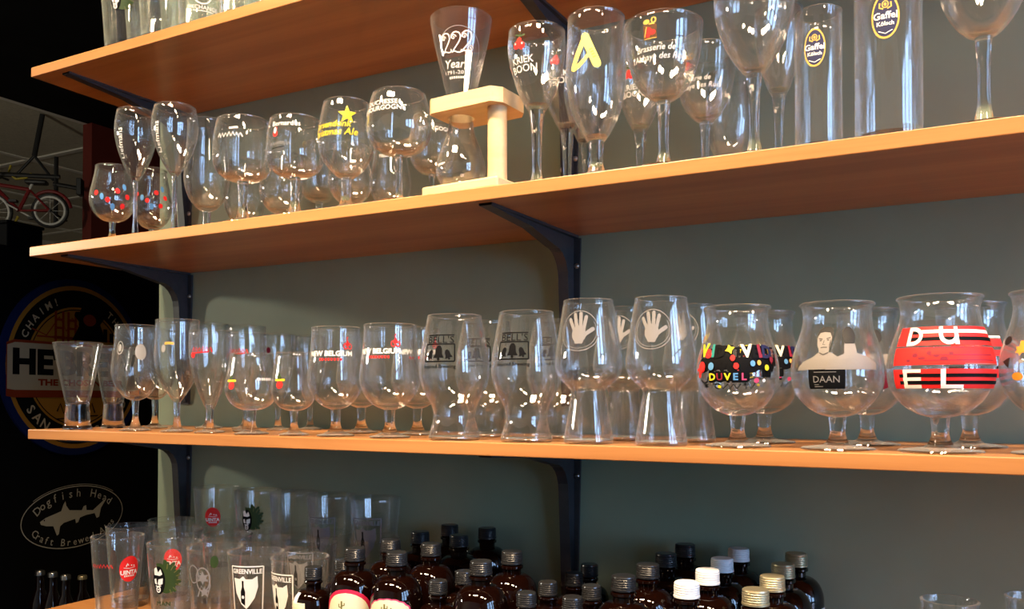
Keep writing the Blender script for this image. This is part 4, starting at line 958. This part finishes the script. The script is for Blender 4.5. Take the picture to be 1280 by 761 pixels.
for x, y, lb, la in ((-0.824, 0.948, 'with a cream label beside the pint glasses', labC), (-0.822, 1.010, 'behind the small cream labelled one', None),
                     (-0.618, 0.955, 'in front between the large scalloped label bottles', None), (-0.620, 1.024, 'second between the large scalloped label bottles', None),
                     (-0.484, 0.948, 'front one under the iron bracket column', None), (-0.487, 1.016, 'second under the iron bracket column', None), (-0.480, 1.084, 'third under the iron bracket column', None), (-0.485, 1.150, 'rearmost under the iron bracket column', None),
                     (-0.424, 0.953, 'front one beside the large black capped column', None), (-0.428, 1.022, 'second beside the large black capped column', None)):
    bottle('small', x, y, CAPS if y < 1.05 else CAPB, 'small brown bottle, ' + lb, gs, la)
for x, y, lb in ((-0.118, 0.960, 'next to the brass capped bottles'), (-0.070, 0.950, 'on the far side of another, towards the tumblers')):
    bottle('tiny', x, y, CAPB, 'slim dropper bottle with black bulb ' + lb, 'dropper bottles on the lowest shelf')

# ------------------------------------------------------------------ beyond the shelf end: black fridge with signs, counter bottles, hanging bicycle
FA = math.radians(8)
FN = Vector((math.cos(FA), math.sin(FA), 0)); FU = Vector((-math.sin(FA), math.cos(FA), 0)); FP = Vector((-2.93, 2.05, 0))
def on_fridge(px, py):
    r = ray(px, py); return CAM + r * ((FP - CAM).dot(FN) / r.dot(FN))
def fridge():
    t = empty('fridge', (FP.x, FP.y, 0), FA)
    tag(t, 'tall black upright fridge bearing a round sign and an oval sticker', 'fridge')
    top = ZC + 0.53
    bm = bmesh.new(); box(bm, (-0.80, -1.0, 0.05), (-0.045, 1.3, top), 0.01); from_bm('body', bm, FRIDGE, t)
    for a, b in ((-0.995, 0.147), (0.153, 1.295)):
        pass
    bm = bmesh.new(); box(bm, (-0.044, -0.995, 0.12), (0.0, 0.845, top - 0.01), 0.006); d = from_bm('door', bm, FRIDGE, t)
    bm = bmesh.new(); tube(bm, [(0.0, -0.93, 0.9), (0.05, -0.93, 0.92), (0.05, -0.93, 1.5), (0.0, -0.93, 1.52)], 0.011); from_bm('handle', bm, IRON, d, True)
    bm = bmesh.new(); box(bm, (-0.044, 0.855, 0.12), (0.0, 1.295, top - 0.01), 0.006); from_bm('door', bm, FRIDGE, t)
    for y in (-0.9, 1.2):
        bm = bmesh.new(); box(bm, (-0.75, y - .04, 0.0), (-0.1, y + .04, 0.055)); from_bm('foot', bm, IRON, t)
    # box on top
    q = on_fridge(66, 280)
    b = empty('storage_box', (q.x - 0.25 * FN.x, q.y - 0.25 * FN.y, top), FA)
    tag(b, 'black storage box lying on top of the black fridge', 'box')
    bm = bmesh.new(); box(bm, (-0.1, -0.06, 0.0), (0.1, 0.09, 0.100), 0.004); bd = from_bm('body', bm, FRIDGE, b)
    bm = bmesh.new(); box(bm, (-0.105, -0.065, 0.1001), (0.105, 0.095, 0.112), 0.004); from_bm('lid', bm, FRIDGE, b)
fridge()
def sign_at(name, c, items, label, cat, thick, back):
    t = empty(name, (c.x + FN.x * .001, c.y + FN.y * .001, c.z), FA)
    tag(t, label, cat)
    bm = bmesh.new()
    vs1 = [bm.verts.new((thick, x, z)) for x, z in back]; vs0 = [bm.verts.new((0.0, x, z)) for x, z in back]
    bm.faces.new(vs1); bm.faces.new(vs0[::-1])
    for i in range(len(back)): bm.faces.new((vs1[i], vs0[i], vs0[(i + 1) % len(back)], vs1[(i + 1) % len(back)]))
    from_bm('panel', bm, INK['signblue' if cat == 'sign' else 'signblack'], t)
    me = print_mesh('print', [(c_, s, None) for c_, s in items], lambda ctx, u, v, li: (thick + .0006 + .0004 * li, u, v), 9.0)
    mesh_obj('print', me, t)
# round tin sign (metres)
c = on_fridge(94, 459)
circ = [(0.325 * math.cos(2 * math.pi * k / 64), 0.325 * math.sin(2 * math.pi * k / 64)) for k in range(64)]
ban = [(-.300, .068), (-.27, .078), (.27, .078), (.300, .068), (.300, -.082), (.27, -.086), (-.27, -.086), (-.300, -.082)]
tower = lambda x: JOIN([RECT(.010, .11, x - .016, .145), RECT(.010, .11, x + .016, .145), RECT(.042, .008, x, .17), RECT(.042, .008, x, .14), RECT(.05, .01, x, .105)])
items = [('signgold', ELL(.300, .300, n=64)), ('signblack', ELL(.284, .284, n=64)), ('signgold', ELL(.222, .222, n=64)), ('signblack', RING(.214, .214, .004, n=64)),
         ('signcream', JOIN([ARCTEXT("L'CHAIM!", .026, .252, 142, bold=.02, step=.036), ARCTEXT('TH', .026, .252, 50, bold=.02, step=.036), ARCTEXT('SAN FRANCISCO', .034, .252, 272, True, bold=.02, step=.040)])),
         ('signred', JOIN([tower(-.085), tower(-.03), STROKE([(-.2, .13), (-.14, .11), (-.085, .18), (-.055, .13), (-.03, .18), (.02, .12)], .005), RECT(.36, .006, 0, .105)])),
         ('signblack', JOIN([POLY([(-.03, .10), (.0, .15), (.0, .17), (-.02, .19), (-.015, .205), (.06, .212), (.115, .205), (.12, .19), (.10, .165), (.115, .13), (.13, .10)]), ELL(.045, .04, .05, .20), RECT(.018, .05, .125, .125), RECT(.018, .035, .155, .118)])),
         ('signred', JOIN([ELL(.030, .022, .050, .178)])),
         ('signred', POLY([(x * 1.0, z * 1.12 if z > 0 else z * 1.3) for x, z in ban])), ('signcream', POLY([(x * .99, z) for x, z in ban])),
         ('signblack', TEXT("HE'BREW", .082, 0.005, .014, bold=.05, sx=1.15)), ('signred', TEXT('THE CHOSEN BEER', .021, 0.02, -.058, bold=.05, sx=1.5)),
         ('signblack', JOIN([MOVE(SQUIG(.17, .04, .006, 6), -.01, -.150), STROKE([(-.10, -.19), (.09, -.18)], .004)]))]
sign_at('round_sign', c, items, 'large round gold and blue tin sign with cream banner on the black fridge', 'sign', 0.012, circ)
# oval sticker
c = on_fridge(92.5, 645.5)
A_, B_ = 0.232, 0.116
ov = [(A_ * math.cos(2 * math.pi * k / 56), B_ * math.sin(2 * math.pi * k / 56)) for k in range(56)]
def ell_text(txt, h, rx, ry, a0, a1, inward=False):
    out = []
    for i, ch in enumerate(txt):
        if ch == ' ': continue
        a = math.radians(a0 + (a1 - a0) * i / (len(txt) - 1))
        tx, ty = -rx * math.sin(a), ry * math.cos(a)
        rt_ = math.degrees(math.atan2(ty, tx)) + (180 if not inward else 0)
        out.append(TEXT(ch, h, rx * math.cos(a), ry * math.sin(a), rot=rt_, bold=.004))
    return JOIN(out)
shark = POLY([(-.152, .000), (-.128, .012), (-.085, .022), (-.062, .028), (-.052, .052), (-.044, .062), (-.040, .045), (-.026, .027), (.030, .020), (.038, .034), (.050, .037), (.052, .018), (.082, .014), (.128, .043), (.148, .052), (.120, .018), (.112, -.014), (.100, -.018), (.090, .002), (.050, .000), (.022, -.006), (.014, -.022), (.004, -.024), (.0, -.008), (-.050, -.016), (-.066, -.026), (-.072, -.054), (-.080, -.058), (-.088, -.040), (-.096, -.022), (-.125, -.018), (-.148, -.010)])
items = [('signblack', ELL(A_, B_, n=56)), ('stickergrey', RING(A_ * .99, B_ * .98, .0035, n=56)), ('stickergrey', RING(A_ * 1.02, B_ * 1.03, .002, n=40, a0=40, a1=140)), ('stickergrey', JOIN([shark])),
         ('stickergrey', ell_text('Dogfish Head', .030, A_ * .80, B_ * .76, 152, 30)), ('stickergrey', ell_text('Craft Brewed Ales', .026, A_ * .82, B_ * .78, 205, 335, True)), ('signblack', ELL(.003, .003, -.135, .004, 8))]
sign_at('oval_sticker', c, items, 'black oval sticker with a grey fish and lettering on the fridge', 'sticker', 0.003, ov)

# counter in front of the fridge with a few dark bottles
def counter():
    z = ZC - 0.80
    bm = bmesh.new()
    t = empty('side_counter', (-2.35, 1.55, 0), FA)
    tag(t, 'dark low counter in front of the black fridge', 'counter')
    box(bm, (-0.45, -0.45, z - 0.04), (0.2, 0.75, z), 0.004); from_bm('worktop', bm, FRIDGE, t)
    bm = bmesh.new(); box(bm, (-0.42, -0.42, 0.0), (0.17, 0.72, z - 0.0405), 0.003); from_bm('cabinet', bm, FRIDGE, t)
    for i, (px, py, dx) in enumerate(((50, 713, -.24), (66, 715, -.15), (82, 718, -.05), (103, 719, -.20))):
        r = ray(px, py); X = -2.35 + dx; p = CAM + r * (X / r.x)
        H = p.z - z
        b = empty('dark_bottle', (p.x, p.y, z))
        tag(b, ('dark bottle with silver cap at the edge of the side counter', 'dark bottle with silver cap in the middle of the side counter', 'dark bottle with white round label on the side counter', 'dark bottle with gold label on the side counter')[i], 'bottle', 'dark bottles on the side counter')
        R = 0.032
        me = lathe_mesh('bottle_body', [(0, 0), (R, 0), (R, H * .55), (R * .9, H * .63), (R * .42, H * .78), (R * .36, H * .95), (0, H * .95)], AMBER, 20); mesh_obj('bottle_body', me, b)
        me = lathe_mesh('cap', [(R * .45, H * .945), (R * .45, H - .003), (R * .40, H), (0, H)], SCREW if i < 3 else CAPG, 18); mesh_obj('cap', me, b)
        if i >= 2:
            rot = math.atan2(-p.x, p.y)
            it = [('stickergrey', ELL(.016, .02), None)] if i == 2 else [('gold', RECT(.06, .05), None)]
            me = print_mesh('label', it, lambda ctx, u, v, li: ((R + .0005) * math.sin(u / R), -(R + .0005) * math.cos(u / R), H * .4 + v), .006)
            o = mesh_obj('label', me, b); o.rotation_euler = (0, 0, rot)
counter()

def bicycle():
    c = on_z(38, 246, ZC + 0.0001)
    r = ray(40, 246); d = 7.2; p = CAM + r * (d / r.dot(_fw))
    t = empty('bicycle', p, YAW + math.radians(12))
    tag(t, 'small red bicycle with white rims hanging from the ceiling beyond the shelf end', 'bicycle')
    RED = principled('bike_red', (0.20, 0.012, 0.014), rough=0.35); WHT = principled('bike_white', (0.70, 0.69, 0.66), rough=0.4)
    BLK = principled('bike_black', (0.01, 0.01, 0.011), rough=0.5); YEL = principled('hook_yellow', (0.42, 0.33, 0.03), rough=0.5)
    def tb(name, pts, rr, m, par=t, n=8):
        bm = bmesh.new(); tube(bm, pts, rr, n); return from_bm(name, bm, m, par, True)
    def wheel(x, z, R):
        ring = lambda R_: [(x + R_ * math.cos(2 * math.pi * k / 28), 0, z + R_ * math.sin(2 * math.pi * k / 28)) for k in range(29)]
        w = tb('tire', ring(R), 0.014, BLK)
        w.name = 'wheel'
        tb('rim', ring(R - .018), 0.011, WHT, w)
        for k in range(8):
            a = 2 * math.pi * k / 8
            tb('spoke', [(x, 0, z), (x + (R - .02) * math.cos(a), 0, z + (R - .02) * math.sin(a))], .0015, WHT, w, 4)
        tb('hub', [(x, -.03, z), (x, .03, z)], .012, BLK, w)
    wheel(-0.31, -0.14, 0.155); wheel(0.14, -0.11, 0.135)
    bb = (-0.10, 0, -0.12); seat = (-0.02, 0, 0.06); head = (-0.26, 0, 0.09); rear = (0.14, 0, -0.11); front = (-0.31, 0, -0.14)
    tb('frame_tube', [head, seat], .016, RED); tb('frame_tube', [(-0.265, 0, 0.05), bb], .018, RED); tb('frame_tube', [seat, bb], .016, RED)
    for s in (-.025, .025):
        tb('frame_tube', [bb, (rear[0], s, rear[2])], .009, RED); tb('frame_tube', [seat, (rear[0], s, rear[2])], .009, RED)
        tb('fork_leg', [head, (front[0], s, front[2])], .011, RED)
    tb('handlebar', [(-0.25, -.2, .18), (-0.26, -.08, .17), (-0.262, 0, .14), (-0.26, .08, .17), (-0.25, .2, .18)], .010, BLK)
    tb('stem', [head, (-0.262, 0, .15)], .012, BLK)
    bm = bmesh.new(); box(bm, (-0.05, -.05, .105), (0.12, .05, .14), .015); from_bm('saddle', bm, BLK, t, True)
    tb('seat_post', [seat, (0.0, 0, .11)], .012, WHT)
    tb('fender', [(0.14 + .165 * math.cos(math.radians(a)), 0, -.11 + .165 * math.sin(math.radians(a))) for a in range(10, 150, 14)], .014, RED)
    for sgn in (-1, 1):
        cr = tb('crank', [(bb[0], .03 * sgn, bb[2]), (bb[0] + .09 * sgn, .05 * sgn, bb[2] - .05 * sgn)], .007, WHT)
        bm = bmesh.new(); box(bm, (bb[0] + .06 * sgn - .0, .045 * sgn - .02, bb[2] - .06 * sgn), (bb[0] + .06 * sgn + .06, .045 * sgn + .04, bb[2] - .06 * sgn + .02)); from_bm('pedal', bm, BLK, cr)
    tb('training_wheel_arm', [(.14, .04, -.11), (.24, .12, -.17)], .008, BLK)
    # ceiling hanger
    h = empty('bike_hanger', (p.x, p.y, p.z), YAW + math.radians(12))
    tag(h, 'black pole hanger with yellow hooks holding the small red bicycle', 'hanger')
    top = CEIL - p.z
    tb('pole', [(0.0, .05, .36), (0.06, .05, top)], .022, BLK, h)
    tb('strut', [(0.0, .05, .36), (-0.13, .05, .20)], .012, BLK, h); tb('strut', [(0.0, .05, .36), (.15, .05, .16)], .012, BLK, h)
    tb('crossbar', [(-0.42, .05, .19), (0.2, .05, .19)], .02, BLK, h)
    tb('drop_post', [(.17, .05, .36), (.17, .05, -.2)], .018, BLK, h)
    tb('side_bar', [(.15, .05, .13), (.36, .05, .10)], .018, BLK, h)
    bm = bmesh.new(); box(bm, (.34, .0, .04), (.38, .1, .18), .005); from_bm('end_plate', bm, BLK, h)
    for x in (-.36, -.12):
        tb('hook', [(x - .06, .05, .27), (x - .08, .05, .20), (x - .02, .05, .155), (x + .06, .05, .17), (x + .10, .05, .21)], .010, YEL, h)
    tb('hook', [(-.12, .05, -.16), (-.15, .05, -.22), (-.16, .05, -.27), (-.10, .05, -.29), (-.06, .05, -.26), (-.09, .05, -.22)], .012, YEL, h)
bicycle()
